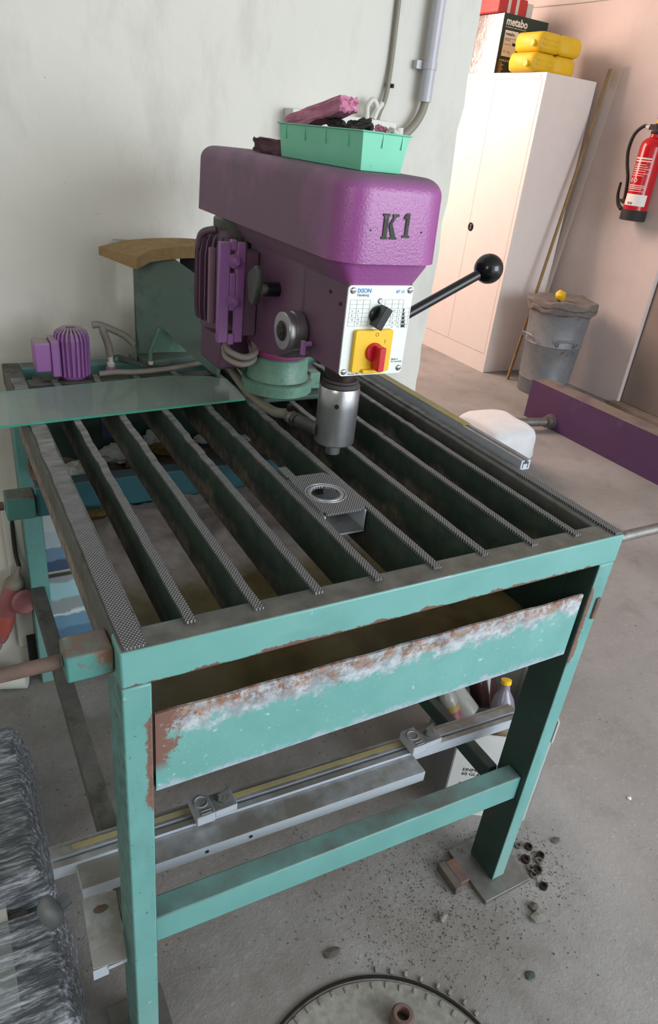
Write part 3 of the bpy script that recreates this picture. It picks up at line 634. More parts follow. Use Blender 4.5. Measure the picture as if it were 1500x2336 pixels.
build(MB().lathe((.4755, YF, 1.1570), (0, -1, 0), [(0, .0150), (.004, .0150), (.005, .0140)], 36), 'switch_disc', 'red', ms)
build(MB().obox((.4785, YF - .0115, 1.1500), (.0060, 0, 0), (0, .0110, 0), (0, 0, .0190)), 'switch_grip', 'red', ms, bevel=.0018, label='red switch grip')
build(MB().box(.4560, .4920, YF - .006, YF, 1.1235, 1.1300), 'padlock_tab', 'yellow', ms, bevel=.0015)
# spindle and water swivel
build(MB().lathe((CX, SY, 1.060), (0, 0, 1), [(0, .026), (.03, .026), (.03, .030), (.06, .030)], 36), 'spindle', 'dark_steel', P)
build(MB().lathe((CX, SY, 1.0665), (0, 0, 1), [(0, .0335), (.003, .0355), (.006, .0335), (.008, .030), (.011, .032), (.014, .030)], 36), 'spindle_seal', 'black_matt', P)
wg = build(MB().lathe((CX, SY, .961), (0, 0, 1), [(0, .0335), (.003, .0365), (.070, .0365), (.1005, .0365), (.106, .0345)], 56), 'water_swivel', 'steel', P, label='bright steel water swivel cylinder')
build(MB().lathe((.4638, .3596, 1.040), (-.5, -.75, 0), [(0, .0042), (.0025, .0042), (.0025, .0028), (.004, .0028)], 14), 'grub_screw', 'dark_steel', wg)
build(MB().lathe((CX, SY, .938), (0, 0, 1), [(0, .0125), (.001, .0135), (.024, .0135)], 28), 'core_bit', 'steel', P)
build(MB().cyl((.450, .395, .985), (.430, .437, .987), .0125, n=18).cyl((.430, .437, .987), (.428, .447, .987), .0145, n=6), 'hose_connector', 'black_matt', P, bevel=.001)
# feed lever
fl = build(MB().cyl((.540, .40, 1.152), (.762, .40, 1.259), .0088, n=18), 'feed_lever', 'black', P)
sph = []; r = .0265
build(MB().lathe((.776 - .0225, .40, 1.266 - .011), (.9, 0, .436), [(r * (1 - math.cos(PI * k / 20)), max(r * math.sin(PI * k / 20), .0002)) for k in range(21)], 36), 'ball_knob', 'ball', fl, label='glossy black ball knob')
# grease/dust label: power cables coiled behind the collar
build(MB().tube([(.375, .66, 1.074), (.366, .62, 1.066), (.390, .60, 1.058), (.418, .612, 1.064), (.43, .65, 1.075)], .0065, 10), 'motor_cable', 'hose', P)
build(MB().tube([(.380, .68, 1.056), (.366, .63, 1.050), (.388, .608, 1.042), (.418, .618, 1.048), (.43, .66, 1.06)], .0065, 10), 'motor_cable', 'hose', P)

# water hose: from the rear of the base to the swivel
wh_ = thing('water_hose', 'grey dusty water hose curving from green guard to drill swivel', 'hose', (.437, .62, .96))
build(MB().tube([(.4285, .4475, .987), (.434, .49, .980), (.437, .55, .962), (.436, .62, .958), (.431, .70, .967), (.431, .80, .994), (.448, .89, 1.002), (.475, 1.0, .992)], .0098, 14), 'hose_tube', 'hose', wh_)
build(MB().tube([(.430, .461, .985), (.432, .473, .983)], .0125, 14), 'hose_clamp', 'steel_dull', wh_)
build(MB().box(.424, .434, .462, .472, .995, 1.008), 'clamp_screw', 'dark_steel', wh_, bevel=.001)

# ================================================================== OBJECTS ON THE DRILL
tx0, tx1, ty0, ty1, tz0, tz1 = .442, .513, .335, .605, 1.4095, 1.459
tb_ = thing('plastic_tub', 'mint green plastic tub full of pumice pieces on the drill cover', 'tub', (.478, .47, tz0))
tub = MB()
def ring(e, z): return [Vector((tx0 - e, ty0 - e, z)), Vector((tx1 + e, ty0 - e, z)), Vector((tx1 + e, ty1 + e, z)), Vector((tx0 - e, ty1 + e, z))]
tub.loft([ring(-.001, tz0), ring(.0045, tz1), ring(.0075, tz1 + .0002), ring(.0075, tz1 + .002), ring(.003, tz1 + .002), ring(-.003, tz0 + .002)])
build(tub, 'tub_shell', 'mint', tb_, smooth=False, bevel=.0008)
for k in range(4):
    y = .37 + k * .07; build(MB().box(tx0 - .0048, tx0 - .0025, y, y + .0015, 1.438, tz1), 'rib', 'mint', tb_)
for x in (.472, .505): build(MB().box(x, x + .0015, ty0 - .0050, ty0 - .0025, 1.441, tz1), 'rib', 'mint', tb_)
def pumice(name, m, c, half, rot, label, seed, amp=.0018):
    rnd = random.Random(seed); bm = bmesh.new(); bmesh.ops.create_cube(bm, size=2); bmesh.ops.subdivide_edges(bm, edges=bm.edges, cuts=6, use_grid_fill=True)
    for v in bm.verts:
        v.co = Vector((v.co.x * half[0], v.co.y * half[1], v.co.z * half[2])) + Vector([rnd.uniform(-amp, amp) for _ in range(3)])
        if rnd.random() < .12: v.co *= .93
    R = Euler([math.radians(q) for q in rot]).to_matrix(); bm.verts.index_update()
    mb = MB().add([R @ v.co + Vector(c) for v in bm.verts], [tuple(v.index for v in f.verts) for f in bm.faces]); bm.free()
    return build(mb, name, m, smooth=False, label=label, cat='pumice', origin=c)
pumice('pumice_block', 'pumice_pink', (.470, .528, 1.4765), (.016, .088, .011), (-11, 0, 3), 'long pink pumice block lying tilted across the green tub', 1)
pumice('pumice_block', 'pumice_dark', (.470, .672, 1.4215), (.024, .058, .0115), (0, 0, 3), 'dark mauve pumice block lying flat behind the green tub', 2)
for k, (c, h, r, m, lb) in enumerate([((.478, .478, 1.466), (.008, .016, .008), (20, 12, 20), 'black_matt', 'dark grey stone piece under the end of the pink block'),
        ((.488, .425, 1.464), (.008, .018, .009), (-18, 30, 35), 'black_matt', 'rounded dark grey stone piece in the middle of the green tub'),
        ((.495, .372, 1.463), (.014, .008, .005), (10, 5, 40), 'pumice_pink', 'small pink pumice fragment near the front end of the green tub'),
        ((.500, .352, 1.4605), (.006, .006, .006), (10, 35, 20), 'junction', 'pale stone chip in the front right corner of the green tub'),
        ((.475, .40, 1.438), (.025, .055, .02), (0, 0, 0), 'pumice_dark', 'dark mauve pumice lump filling the bottom of the tub front'),
        ((.475, .54, 1.436), (.025, .05, .018), (0, 0, 0), 'pumice_dark', 'dark mauve pumice lump in the bottom of the tub under the pink block')]):
    pumice('stone_fragment', m, c, h, r, lb, 10 + k, .002)

# ================================================================== BACK LEFT OF THE TABLE
G = thing('splash_guard', 'grey green sheet metal guard box standing at the back of the table', 'guard', (.36, .97, .915))
gd = Vector((.842, -.540, 0)); gn = Vector((.540, .842, 0)); A0 = Vector((.300, 1.0, 0))
def gp(s, z, o=0): p = A0 + gd * s + gn * o; return (p.x, p.y, z)
poly = [(-.012, 1.005), (-.012, 1.165), (.03, 1.176), (.074, 1.176), (.127, 1.146), (.143, 1.087), (.178, .950), (.187, .920), (.168, .925), (.100, .975), (.047, 1.020), (.024, .990), (.018, .9555), (-.004, .9555)]
build(MB().prism([gp(s, z) for s, z in poly], gn * .004), 'guard_front', 'sheet_green', G, smooth=False)
build(MB().prism([gp(-.014, .93), gp(-.014, 1.165), gp(-.030, 1.165, .075), gp(-.030, .93, .075)], gd * -.002), 'guard_side', 'sheet_green', G, smooth=False)
build(MB().prism([gp(.074, 1.178, .06), gp(.20, 1.178, .06), gp(.20, .99, .06), gp(.074, .99, .06)], gn * .003), 'guard_back', 'black_matt', G, smooth=False)
build(MB().box(.305, .50, 1.052, 1.056, .9375, 1.05), 'guard_lower_back', 'cast_green', G)
build(MB().box(.36, .47, 1.045, 1.050, 1.168, 1.174), 'rim_strip', 'alu', G)
build(MB().prism([(.315, .984, .9215), (.462, 1.013, .9215), (.455, 1.05, .9215), (.28, 1.05, .9215)], (0, 0, .016)), 'guard_base', 'sheet_green', G, smooth=False, bevel=.001)
build(MB().cyl(gp(.021, .921, -.004), gp(.021, .958, -.004), .0045, n=8).cyl(gp(.021, .958, -.004), gp(.044, 1.018, -.004), .004, n=8), 'guard_stay', 'cast_green', G, label='bent rusty green stay')
build(MB().prism([gp(.180, .920, -.001), gp(.186, .920, -.001), gp(.186, .955, -.001), gp(.178, .955, -.001)], gn * .012), 'guard_foot', 'cast_green', G)
build(MB().prism([(.312, .975, .921), (.325, .975, .921), (.262, 1.072, .921), (.246, 1.072, .921)], (0, 0, .008)), 'guard_angle', 'top_dirty', G, label='grimy flat bar')
build(MB().cyl((.316, .985, .929), (.316, .985, .937), .006, n=6), 'bolt', 'junction', G)
# brown fibre board on top of the guard
FB = MB(); out = []; N = 14
top = []; bot = []
for k in range(N + 1):
    t = k / N; ang = t
    # centre line bowed upwards in the middle
    c = Vector((.292, .988, 1.172)).lerp(Vector((.500, .925, 1.192)), t); c.z += .008 * math.sin(PI * min(1, t * 1.05)) ; w = .058 - .012 * t
    d = Vector((-.35, .94, 0)) if t < .5 else Vector((-.10, .99, 0)); top.append((c, d, w))
rings_ = []
for c, d, w in top:
    a, b = c - d * w * .35, c + d * w * 1.5
    rings_.append([a + Vector((0, 0, -.010)), b, b + Vector((0, 0, .018)), a + Vector((0, 0, .016))])
s0 = rings_[0]; s0[0] += Vector((-.018, -.012, -.012)); s0[3] += Vector((-.018, -.012, -.012)); s0[1] += Vector((-.038, -.01, -.010)); s0[2] += Vector((-.038, -.01, -.010))
build(MB().loft(rings_), 'fibre_board', 'chip', angle=60, bevel=.001, label='brown fibre board offcut lying bent on top of the green guard', cat='board', origin=(.36, .97, 1.18))
build(MB().box(.272, .52, 1.118, 1.1295, 1.168, 1.186), 'wall_bracket', 'alu', label='dusty aluminium flat fixed to the wall behind the fibre board', cat='bracket', bevel=.001, origin=(.36, 1.12, 1.17))
# purple pump motor
pm = thing('pump_motor', 'small bright violet finned electric motor at the back left table corner', 'motor', (.12, .95, .925))
build(MB().lathe((.136, .965, .9155), (0, 0, 1), [(0, .027), (.006, .031), (.090, .031), (.102, .026), (.108, .014)], 36), 'motor_body', 'violet', pm)
for k in range(22):
    a = 2 * PI * k / 22; c, s = math.cos(a), math.sin(a)
    pr = [(.029, .922), (.037, .924), (.038, 1.004), (.034, 1.018), (.022, 1.026), (.010, 1.026)]
    pl = [(.136 + c * r - s * .0021, .965 + s * r + c * .0021, z) for r, z in pr]
    build(MB().prism(pl, (s * .0042, -c * .0042, 0)), 'cooling_fin', 'violet', pm, smooth=False, bevel=.0008)
build(MB().box(.088, .104, .930, .985, .928, 1.006), 'terminal_neck', 'violet', pm, bevel=.002)
build(MB().box(.055, .088, .935, .985, .938, 1.001), 'terminal_box', 'violet', pm, bevel=.003)
build(MB().box(.068, .17, .945, .985, .9125, .9155).box(.05, .19, .966, .99, .900, .9125), 'mounting_foot', 'dark_steel', pm)
# valve with bent grey hose
vh = thing('bent_hose', 'short grey hose bent sharply above a white valve behind the table', 'hose', (.225, .995, .92))
build(MB().tube([(.226, 1.000, .948), (.222, 1.000, .975), (.213, 1.000, 1.005), (.2115, 1.003, 1.017)], .0085, 12), 'hose_tube', 'hose', vh)
build(MB().tube([(.190, 1.005, 1.020), (.207, 1.004, 1.020), (.24, 1.0, 1.006), (.262, .998, .994), (.280, .998, .975)], .0078, 12), 'hose_arm', 'hose', vh)
build(MB().lathe((.2262, .999, .925), (0, 0, 1), [(0, .009), (.008, .009), (.009, .006), (.02, .006), (.024, .0075)], 14), 'valve_body', 'junction', vh)
build(MB().lathe((.2365, .994, .944), (1, -.6, 0), [(0, .0055), (.004, .0055)], 12), 'valve_wheel', 'cast_green', vh)
build(MB().lathe((.2262, .999, .905), (0, 0, 1), [(0, .014), (.006, .014), (.007, .012), (.014, .012), (.02, .009)], 18), 'valve_foot', 'violet', vh)
fh = build(MB().tube([(.19, .955, .922), (.225, .950, .926), (.27, .942, .9265), (.33, .952, .9255), (.40, .972, .9255), (.45, .990, .9265)], .0065, 10), 'flat_hose', 'hose',
      label='grey hose lying along the cross rail behind the glass pane', cat='hose', origin=(.3, .95, .92))
# glass pane lying on the slats
gpane = thing('glass_sheet', 'dusty clear glass offcut lying across the slats at the back left', 'glass', (.2, .79, .921))
gz = .9205; gpoly = [(-.075, .680), (.451, .728), (.458, .862), (.425, .888), (.335, .908), (.16, .888), (-.060, .862)]
build(MB().prism([(x, y, gz) for x, y in gpoly], (0, 0, .0045)), 'pane', 'pane', gpane, smooth=False)
e = MB()
for k in range(len(gpoly)):
    a, b = Vector(gpoly[k] + (0,)), Vector(gpoly[(k + 1) % len(gpoly)] + (0,)); d = (b - a).normalized(); nrm = Vector((d.y, -d.x, 0)) * .0009
    e.prism([(a.x, a.y, gz), (b.x, b.y, gz), (b.x + nrm.x, b.y + nrm.y, gz), (a.x + nrm.x, a.y + nrm.y, gz)], (0, 0, .0045))
build(e, 'pane_edge', 'pane_edge', gpane, smooth=False, label='green cut edge')
# long aluminium profile on the right rail
ap = thing('aluminium_profile', 'long slotted aluminium profile lying along the right table edge', 'profile', (.85, .65, .92))
apm = MB(); y0, y1 = .262, 1.08
apm.box(.838, .842, y0, y1, .914, .934).box(.858, .862, y0, y1, .914, .934).box(.842, .858, y0, y1, .914, .917).box(.845, .855, y0, y1, .917, .926)
apm.box(.8355, .838, y0, y1, .914, .918).box(.842, .846, y0, y1, .931, .934).box(.854, .858, y0, y1, .931, .934)
build(apm, 'profile_body', 'alu', ap, smooth=False)
build(MB().box(.840, .862, .45, .80, .9345, .9352), 'profile_tape', 'ruler', ap)
# drilled box section block between slats
bk = thing('drilled_block', 'short steel box section with round hole hung between the middle slats', 'block', (.405, .27, .92))
def block():
    mb = MB(); x0, x1, y0, y1, zt, th = .3705, .4495, .205, .345, .9235, .004; cx, cy, r, n = .408, .272, .0245, 36
    out = []
    for k in range(n):
        a = 2 * PI * k / n + PI / 4; c, s = math.cos(a), math.sin(a); sc = min(abs(((x1 if c > 0 else x0) - cx) / c) if abs(c) > 1e-6 else 9, abs(((y1 if s > 0 else y0) - cy) / s) if abs(s) > 1e-6 else 9)
        out.append((cx + c * sc, cy + s * sc, cx + c * r, cy + s * r))
    for k in range(n):
        a, b = out[k], out[(k + 1) % n]
        mb.add([(a[0], a[1], zt), (b[0], b[1], zt), (b[2], b[3], zt), (a[2], a[3], zt), (a[0], a[1], zt - th), (b[0], b[1], zt - th), (b[2], b[3], zt - th), (a[2], a[3], zt - th)],
               [(0, 1, 2, 3), (7, 6, 5, 4), (3, 2, 6, 7), (1, 0, 4, 5)])
    return mb
build(block(), 'block_top', 'knurl', bk, smooth=False, label='knurled worn top plate')
build(MB().box(.3705, .3735, .205, .345, .882, .9195).box(.4465, .4495, .205, .345, .882, .9195), 'block_side', 'alu', bk, bevel=.0008)
build(MB().box(.3735, .4465, .200, .335, .882, .8855), 'block_bottom', 'alu', bk, bevel=.0008, label='scuffed whitish bottom plate')
rg = MB().lathe((.408, .272, .9236), (0, 0, 1), [(0, .0355), (.0006, .0352), (.0006, .0335), (0, .0332)], 40, caps=False).lathe((.408, .272, .9236), (0, 0, 1), [(0, .0305), (.001, .030), (.001, .0255), (0, .0246)], 40, caps=False)
build(rg, 'hole_ring', 'alu', bk, label='pale worn ring around the hole')
build(MB().box(.3712, .388, .345, .385, .916, .9235), 'block_tongue', 'knurl', bk, smooth=False)

# ================================================================== WALL FITTINGS
jb = thing('junction_box', 'flat off white cable trunking box on the wall behind the tub', 'junction box', (.85, 1.105, 1.44))
build(MB().box(.690, .985, 1.082, 1.1295, 1.43, 1.498), 'box_body', 'junction', jb, bevel=.002)
build(MB().cyl((1.006, 1.10, 1.465), (1.003, 1.10, 1.487), .012, .014, n=14), 'box_spout', 'junction', jb)
cb = thing('wall_cable', 'thin olive grey cable hanging down the wall into the junction box', 'cable', (.965, 1.12, 1.6))
build(MB().tube([(.972, 1.123, 2.2), (.970, 1.122, 1.80), (.971, 1.122, 1.66), (.969, 1.120, 1.60), (.962, 1.115, 1.55), (.945, 1.108, 1.515), (.935, 1.10, 1.495)], .0062, 10), 'cable_run', 'cable', cb)
build(MB().tube([(.905, 1.10, 1.499), (.902, 1.098, 1.525), (.915, 1.096, 1.540), (.928, 1.096, 1.525), (.918, 1.098, 1.499)], .0065, 10), 'cable_loop', 'junction', cb, label='pale looped cable end')
build(MB().tube([(.922, 1.094, 1.499), (.930, 1.094, 1.520), (.945, 1.10, 1.535)], .0065, 10), 'cable_loop', 'junction', cb, label='pale looped cable end')
build(MB().cyl((.967, 1.129, 1.577), (.980, 1.112, 1.577), .005, n=8), 'cable_clip', 'dark_steel', cb)
cdt = thing('conduit_pipe', 'shiny grey plastic conduit pipe running down the wall right of the cable', 'pipe', (1.065, 1.11, 1.55))
build(MB().cyl((1.075, 1.103, 2.4), (1.075, 1.103, 1.553), .0165, n=28), 'pipe_body', 'pvc', cdt)
build(MB().box(1.040, 1.060, 1.1105, 1.129, 1.623, 1.641).cyl((1.075, 1.103, 1.624), (1.075, 1.103, 1.640), .0185, n=24), 'pipe_clip', 'pvc', cdt)
build(MB().tube([(1.078, 1.103, 1.56), (1.072, 1.104, 1.53), (1.055, 1.104, 1.500), (1.03, 1.104, 1.475), (1.00, 1.104, 1.455), (.987, 1.104, 1.45)], .0105, 14), 'flexible_conduit', 'cable', cdt)

# ================================================================== BACK ROOM
C = thing('metal_cabinet', 'tall cream two-door steel cabinet in the back room', 'cabinet', (3.725, 3.76, 0))
cx0, cx1, cy0, cy1, cz = 3.50, 3.95, 3.28, 4.24, 1.95
build(MB().box(cx0 + .004, cx1, cy0, cy1, 0, cz), 'cabinet_body', 'cab', C, bevel=.004)
bd = MB().box(cx0 - .0005, cx0 + .004, cy0 + .0, cy1, 0, .135).box(cx0 - .0005, cx0 + .004, cy0, cy1, 1.915, cz).box(cx0 - .0005, cx0 + .004, cy0, cy0 + .028, .135, 1.915).box(cx0 - .0005, cx0 + .004, cy1 - .028, cy1, .135, 1.915)
build(bd, 'cabinet_frame', 'cab', C)
for a, b in ((cy0 + .031, 3.7585), (3.7615, cy1 - .031)):
    d = build(MB().box(cx0 - .001, cx0 + .0035, a, b, .138, 1.912), 'door', 'cab', C, bevel=.0008)
    if a < 3.5:
        h = build(MB().lathe((cx0 - .001, 3.735, .975), (-1, 0, 0), [(0, .030), (.002, .030), (.003, .027), (.0035, .018), (.001, .016)], 32), 'door_handle', 'black', d, label='round black recessed handle')
        build(MB().obox((cx0 - .005, 3.733, .975), (.001, 0, 0), (0, .007, 0), (0, 0, .017)), 'handle_slot', 'steel', h, bevel=.001)
build(MB().cyl((cx0 - .001, cy0 + .05, 1.93), (cx0 - .002, cy0 + .05, 1.93), .006, n=10), 'rivet', 'steel_dull', C)
mbx = thing('tool_carton', 'dark green and silver power tool carton lettered metabo on the cabinet', 'box', (3.74, 4.0, 1.951))
bx0, bx1, by0, by1, bz0, bz1 = 3.53, 3.93, 3.83, 4.14, 1.951, 2.30
build(MB().box(bx0 + .001, bx1, by0, by1, bz0, bz1), 'carton_body', 'box_green', mbx, bevel=.003)
build(MB().box(bx0 - .001, bx0 + .001, by0 + .003, by1 - .002, bz0 + .004, bz1 - .003), 'silver_side', 'box_silver', mbx)
mesh_text('metabo', 'carton_print', 'print_white', mbx, (3.555, by0 - .0006, 2.238), FRONT, .062, .0004, .0018)
mesh_text('metabo', 'carton_print', 'print_white', mbx, (bx0 - .0016, by1 - .085, 1.985), LEFTF, .055, .0003, .0014, sx=.95)
mesh_text('PROFESSIONAL POWER TOOL SOLUTIONS', 'carton_print', 'print_white', mbx, (3.555, by0 - .0006, 2.222), FRONT, .0095, .0002)
lb = build(MB().box(3.560, 3.680, by0 - .0015, by0, 2.060, 2.208), 'paper_label', 'print_white', mbx)
mesh_text('metabo', 'label_print', 'print_black', lb, (3.567, by0 - .0019, 2.180), FRONT, .027, .0002, .0006)
mesh_text('SBE 850', 'label_print', 'print_grey', lb, (3.567, by0 - .0019, 2.150), FRONT, .015, .0002)
build(MB().box(3.640, 3.675, by0 - .0019, by0 - .0015, 2.126, 2.142).box(3.567, 3.675, by0 - .0019, by0 - .0015, 2.163, 2.165).box(3.567, 3.630, by0 - .0019, by0 - .0015, 2.128, 2.130), 'label_bar', 'print_black', lb)
mesh_text('25  1 kg', 'label_print', 'print_grey', lb, (3.570, by0 - .0019, 2.082), FRONT, .018, .0002)
mesh_text('KOMPLETTSET', 'carton_print', 'print_white', mbx, (3.552, by0 - .0006, 2.030), FRONT, .016, .0002)
pr = MB(); pw = MB()
for k in range(8):
    z = 2.018 - k * .0085; pr.box(3.550, 3.560, by0 - .0008, by0, z, z + .0055); pw.box(3.563, 3.563 + .018 + .008 * ((k * 5) % 3), by0 - .0008, by0, z + .001, z + .0035)
build(pr, 'red_bullets', 'print_red', mbx, smooth=False); build(pw, 'white_lines', 'print_white', mbx, smooth=False)
rp = thing('red_package', 'red package with silver tape lying on the green carton', 'package', (3.62, 3.98, 2.301))
build(MB().box(3.50, 3.745, 3.87, 4.15, 2.301, 2.40), 'package_body', 'print_red', rp, bevel=.006)
build(MB().box(3.575, 3.600, 3.868, 3.87, 2.301, 2.40).box(3.645, 3.670, 3.868, 3.87, 2.301, 2.40), 'package_band', 'junction', rp)
build(MB().box(3.747, 3.80, 3.87, 4.12, 2.301, 2.385), 'package_end', 'junction', rp, bevel=.003)
# two jerrycans lying flat, one on the other
def jerry(z0, dx, lab):
    J = thing('jerrycan', lab, 'canister', (3.66 + dx, 3.50, z0), 'jerrycans on the cabinet')
    x0, x1, y0, y1, h = 3.475 + dx, 3.855 + dx, 3.39, 3.64, .112
    build(MB().loft([[Vector((x, p.x, p.y)) for p in rrect(y0 + i, y1 - i, z0 + i, z0 + h - i, 0, .030)] for x, i in ((x0, .022), (x0 + .02, .004), (x0 + .045, 0), (x0 + .17, 0), (x0 + .18, .006), (x0 + .205, .006), (x0 + .215, 0), (x1 - .035, 0), (x1 - .01, .010), (x1, .024))]), 'can_body', 'jerry', J, angle=60)
    build(MB().box(x0 + .03, x0 + .165, y0 - .003, y0 + .004, z0 + .040, z0 + .050).box(x0 + .03, x0 + .165, y0 - .003, y0 + .004, z0 + .066, z0 + .074), 'grip_rib', 'jerry', J, bevel=.002)
    build(MB().cyl((x0 + .0, 3.44, z0 + .045), (x0 - .018, 3.44, z0 + .045), .018, n=18), 'can_cap', 'jerry', J)
jerry(1.951, -.012, 'lower yellow jerrycan lying flat on the cabinet top')
jerry(2.064, .012, 'upper yellow jerrycan lying on top of the other one')
# fire extinguisher
ex = thing('fire_extinguisher', 'red fire extinguisher hanging on the right wall', 'extinguisher', (3.945, 2.70, 1.18))
EX, EY = 3.945, 2.695
build(MB().lathe((EX, EY, 1.24), (0, 0, 1), [(0, .0735), (.36, .0735), (.385, .068), (.405, .050), (.415, .033), (.435, .030)], 40), 'cylinder', 'ext_red', ex)
build(MB().lathe((EX, EY, 1.18), (0, 0, 1), [(0, .076), (.002, .079), (.062, .079), (.064, .074)], 40), 'base_ring', 'black_matt', ex)
build(MB().lathe((EX, EY, 1.672), (0, 0, 1), [(0, .033), (.012, .036), (.020, .030), (.028, .024), (.052, .026), (.058, .02)], 24).box(EX - .02, EX + .015, EY - .05, EY + .05, 1.695, 1.725), 'valve_head', 'black_matt', ex, bevel=.002)
build(MB().cyl((EX - .005, EY, 1.73), (EX - .005, EY, 1.755), .015, n=16), 'gauge', 'jerry', ex)
build(MB().cyl((EX - .005, EY, 1.755), (EX - .005, EY, 1.768), .018, n=16), 'strike_knob', 'plug_red', ex)
hp = [(EX - .01, EY + .05, 1.705), (EX - .01, EY + .10, 1.712), (EX - .01, EY + .155, 1.665), (EX - .01, EY + .170, 1.58), (EX - .01, EY + .150, 1.50), (EX - .01, EY + .115, 1.42), (EX - .01, EY + .098, 1.33), (EX - .01, EY + .095, 1.27)]
build(MB().tube(hp, .0105, 12), 'hose', 'black_matt', ex)
build(MB().cyl((EX - .01, EY + .052, 1.705), (EX - .01, EY + .078, 1.710), .0125, n=14), 'hose_collar', 'junction', ex)
build(MB().tube([(EX - .01, EY + .098, 1.235), (EX - .01, EY + .135, 1.265), (EX - .012, EY + .155, 1.32), (EX - .012, EY + .158, 1.39)], lambda t: .013 - .005 * t, 10).box(EX - .02, EX, EY + .07, EY + .13, 1.275, 1.295), 'nozzle_lever', 'black_matt', ex, bevel=.002)
def wrap(z0, z1, a0, a1, m, name, rr=.0742, lab=None, mbx_=None):
    mb = MB(); n = 14; vs = []
    for k in range(n + 1):
        a = math.radians(a0 + (a1 - a0) * k / n)
        for z in (z0, z1): vs.append((EX + math.cos(a) * rr, EY + math.sin(a) * rr, z))
    mb.add(vs, [(2 * k, 2 * k + 2, 2 * k + 3, 2 * k + 1) for k in range(n)])
    return build(mb, name, m, ex, label=lab)
wrap(1.268, 1.334, 146, 262, 'print_white', 'service_label')
for a, m in ((178, 'print_red'), (192, 'print_blue')):
    aa = math.radians(a); c = Vector((EX + math.cos(aa) * .0745, EY + math.sin(aa) * .0745, 1.281)); build(MB().cyl(c, c + Vector((math.cos(aa), math.sin(aa), 0)) * .0006, .0075, n=16), 'label_dot', m, ex)
for k, (z, h, a0, a1) in enumerate([(z_, h_, p_ - 22, q_ + 8) for z_, h_, p_, q_ in [(1.532, .008, 168, 225), (1.518, .006, 170, 225), (1.500, .003, 168, 205), (1.488, .003, 168, 215), (1.476, .003, 168, 230), (1.464, .003, 168, 210), (1.450, .003, 168, 228), (1.438, .003, 168, 205), (1.382, .004, 165, 225), (1.372, .004, 165, 230), (1.362, .004, 165, 215), (1.350, .003, 170, 225)]]):
    wrap(z, z + h, a0, a1, 'print_white', 'text_line')
for a in (160, 184):
    aa = math.radians(a); nrm = Vector((math.cos(aa), math.sin(aa), 0)); u = Vector((math.sin(aa), -math.cos(aa), 0)); c = Vector((EX, EY, 1.412)) + nrm * .0745
    build(MB().lathe(c, nrm, [(0, .011), (.0006, .011), (.0006, .007), (0, .007)], 18, caps=False), 'pictogram', 'print_white', ex)
build(MB().tube([(4.0235, 4.3, 2.432), (4.0235, 4.0, 2.426), (4.0235, 3.6, 2.422), (4.0235, 3.0, 2.424), (4.0235, 2.5, 2.424)], .006, 8), 'surface_cable', 'junction', label='white cable running along the top of the right wall', cat='cable', origin=(4.0235, 3.5, 2.42))
# leaning lath and plastic sheet
build(MB().prism([(3.585, 3.10, 0), (3.605, 3.10, 0), (3.605, 3.112, 0), (3.585, 3.112, 0)], (.405, .135, 2.03)), 'wooden_lath', 'chip', label='thin pale lath leaning between cabinet and dustbin', cat='lath', origin=(3.6, 3.12, 0))
build(MB().prism([(3.640, 3.03, .06), (3.665, 3.08, .05), (4.005, 3.225, 2.05), (3.990, 3.13, 2.06)], (.003, -.003, 0)), 'plastic_strip', 'perspex', smooth=False, label='clear plastic strip leaning on the wall beside the lath', cat='strip', origin=(3.65, 3.07, .05))
# dustbin
bn = thing('dustbin', 'dented galvanised dustbin with a sack over its rim', 'bin', (3.66, 2.83, 0))
bxx, byy = 3.665, 2.83
build(MB().lathe((bxx, byy, 0), (0, 0, 1), [(0, .165), (.012, .170), (.10, .172), (.108, .177), (.116, .174), (.35, .190), (.358, .195), (.366, .191), (.60, .208), (.615, .217), (.625, .212)], 48), 'bin_body', 'galv', bn)
for a in (250, 170):
    aa = math.radians(a); c, s = math.cos(aa), math.sin(aa); u = Vector((-s, c, 0)); nrm = Vector((c, s, 0)); o = Vector((bxx, byy, .41)) + nrm * .194
    build(MB().tube([o - u * .06 - Vector((0, 0, .04)), o - u * .06 + nrm * .028, o + u * .06 + nrm * .028, o + u * .06 - Vector((0, 0, .04))], .0055, 8, sub=4), 'bin_handle', 'galv', bn)
def sack():
    mb = MB(); rings = []; n = 60
    prof = [(.575, .216), (.582, .228), (.605, .232), (.612, .226), (.620, .234), (.640, .232), (.650, .222), (.652, .19), (.640, .15), (.630, .10), (.630, .03)]
    for j, (z, r) in enumerate(prof):
        ring_ = []
        for k in range(n):
            a = 2 * PI * k / n; w = mn.noise(Vector((math.cos(a) * 2.2, math.sin(a) * 2.2, j * .35))) ; ww = mn.noise(Vector((math.cos(a) * 7, math.sin(a) * 7, j * .9)))
            ring_.append(Vector((bxx + math.cos(a) * (r + .012 * w + .006 * ww), byy + math.sin(a) * (r + .012 * w + .006 * ww), z + .018 * w + .010 * ww)))
        rings.append(ring_)
    return mb.loft(rings)
build(sack(), 'sack', 'sack', label='grey brown sack folded over a dustbin rim', cat='sack', origin=(bxx, byy, .6))
build(rock((3.655, 2.86, .668), .036, 8, (1, .9, 1.0), 2, .2), 'crumpled_wrapper', 'jerry', smooth=False, label='crumpled yellow wrapper on the dustbin sack', cat='wrapper', origin=(3.655, 2.86, .64))
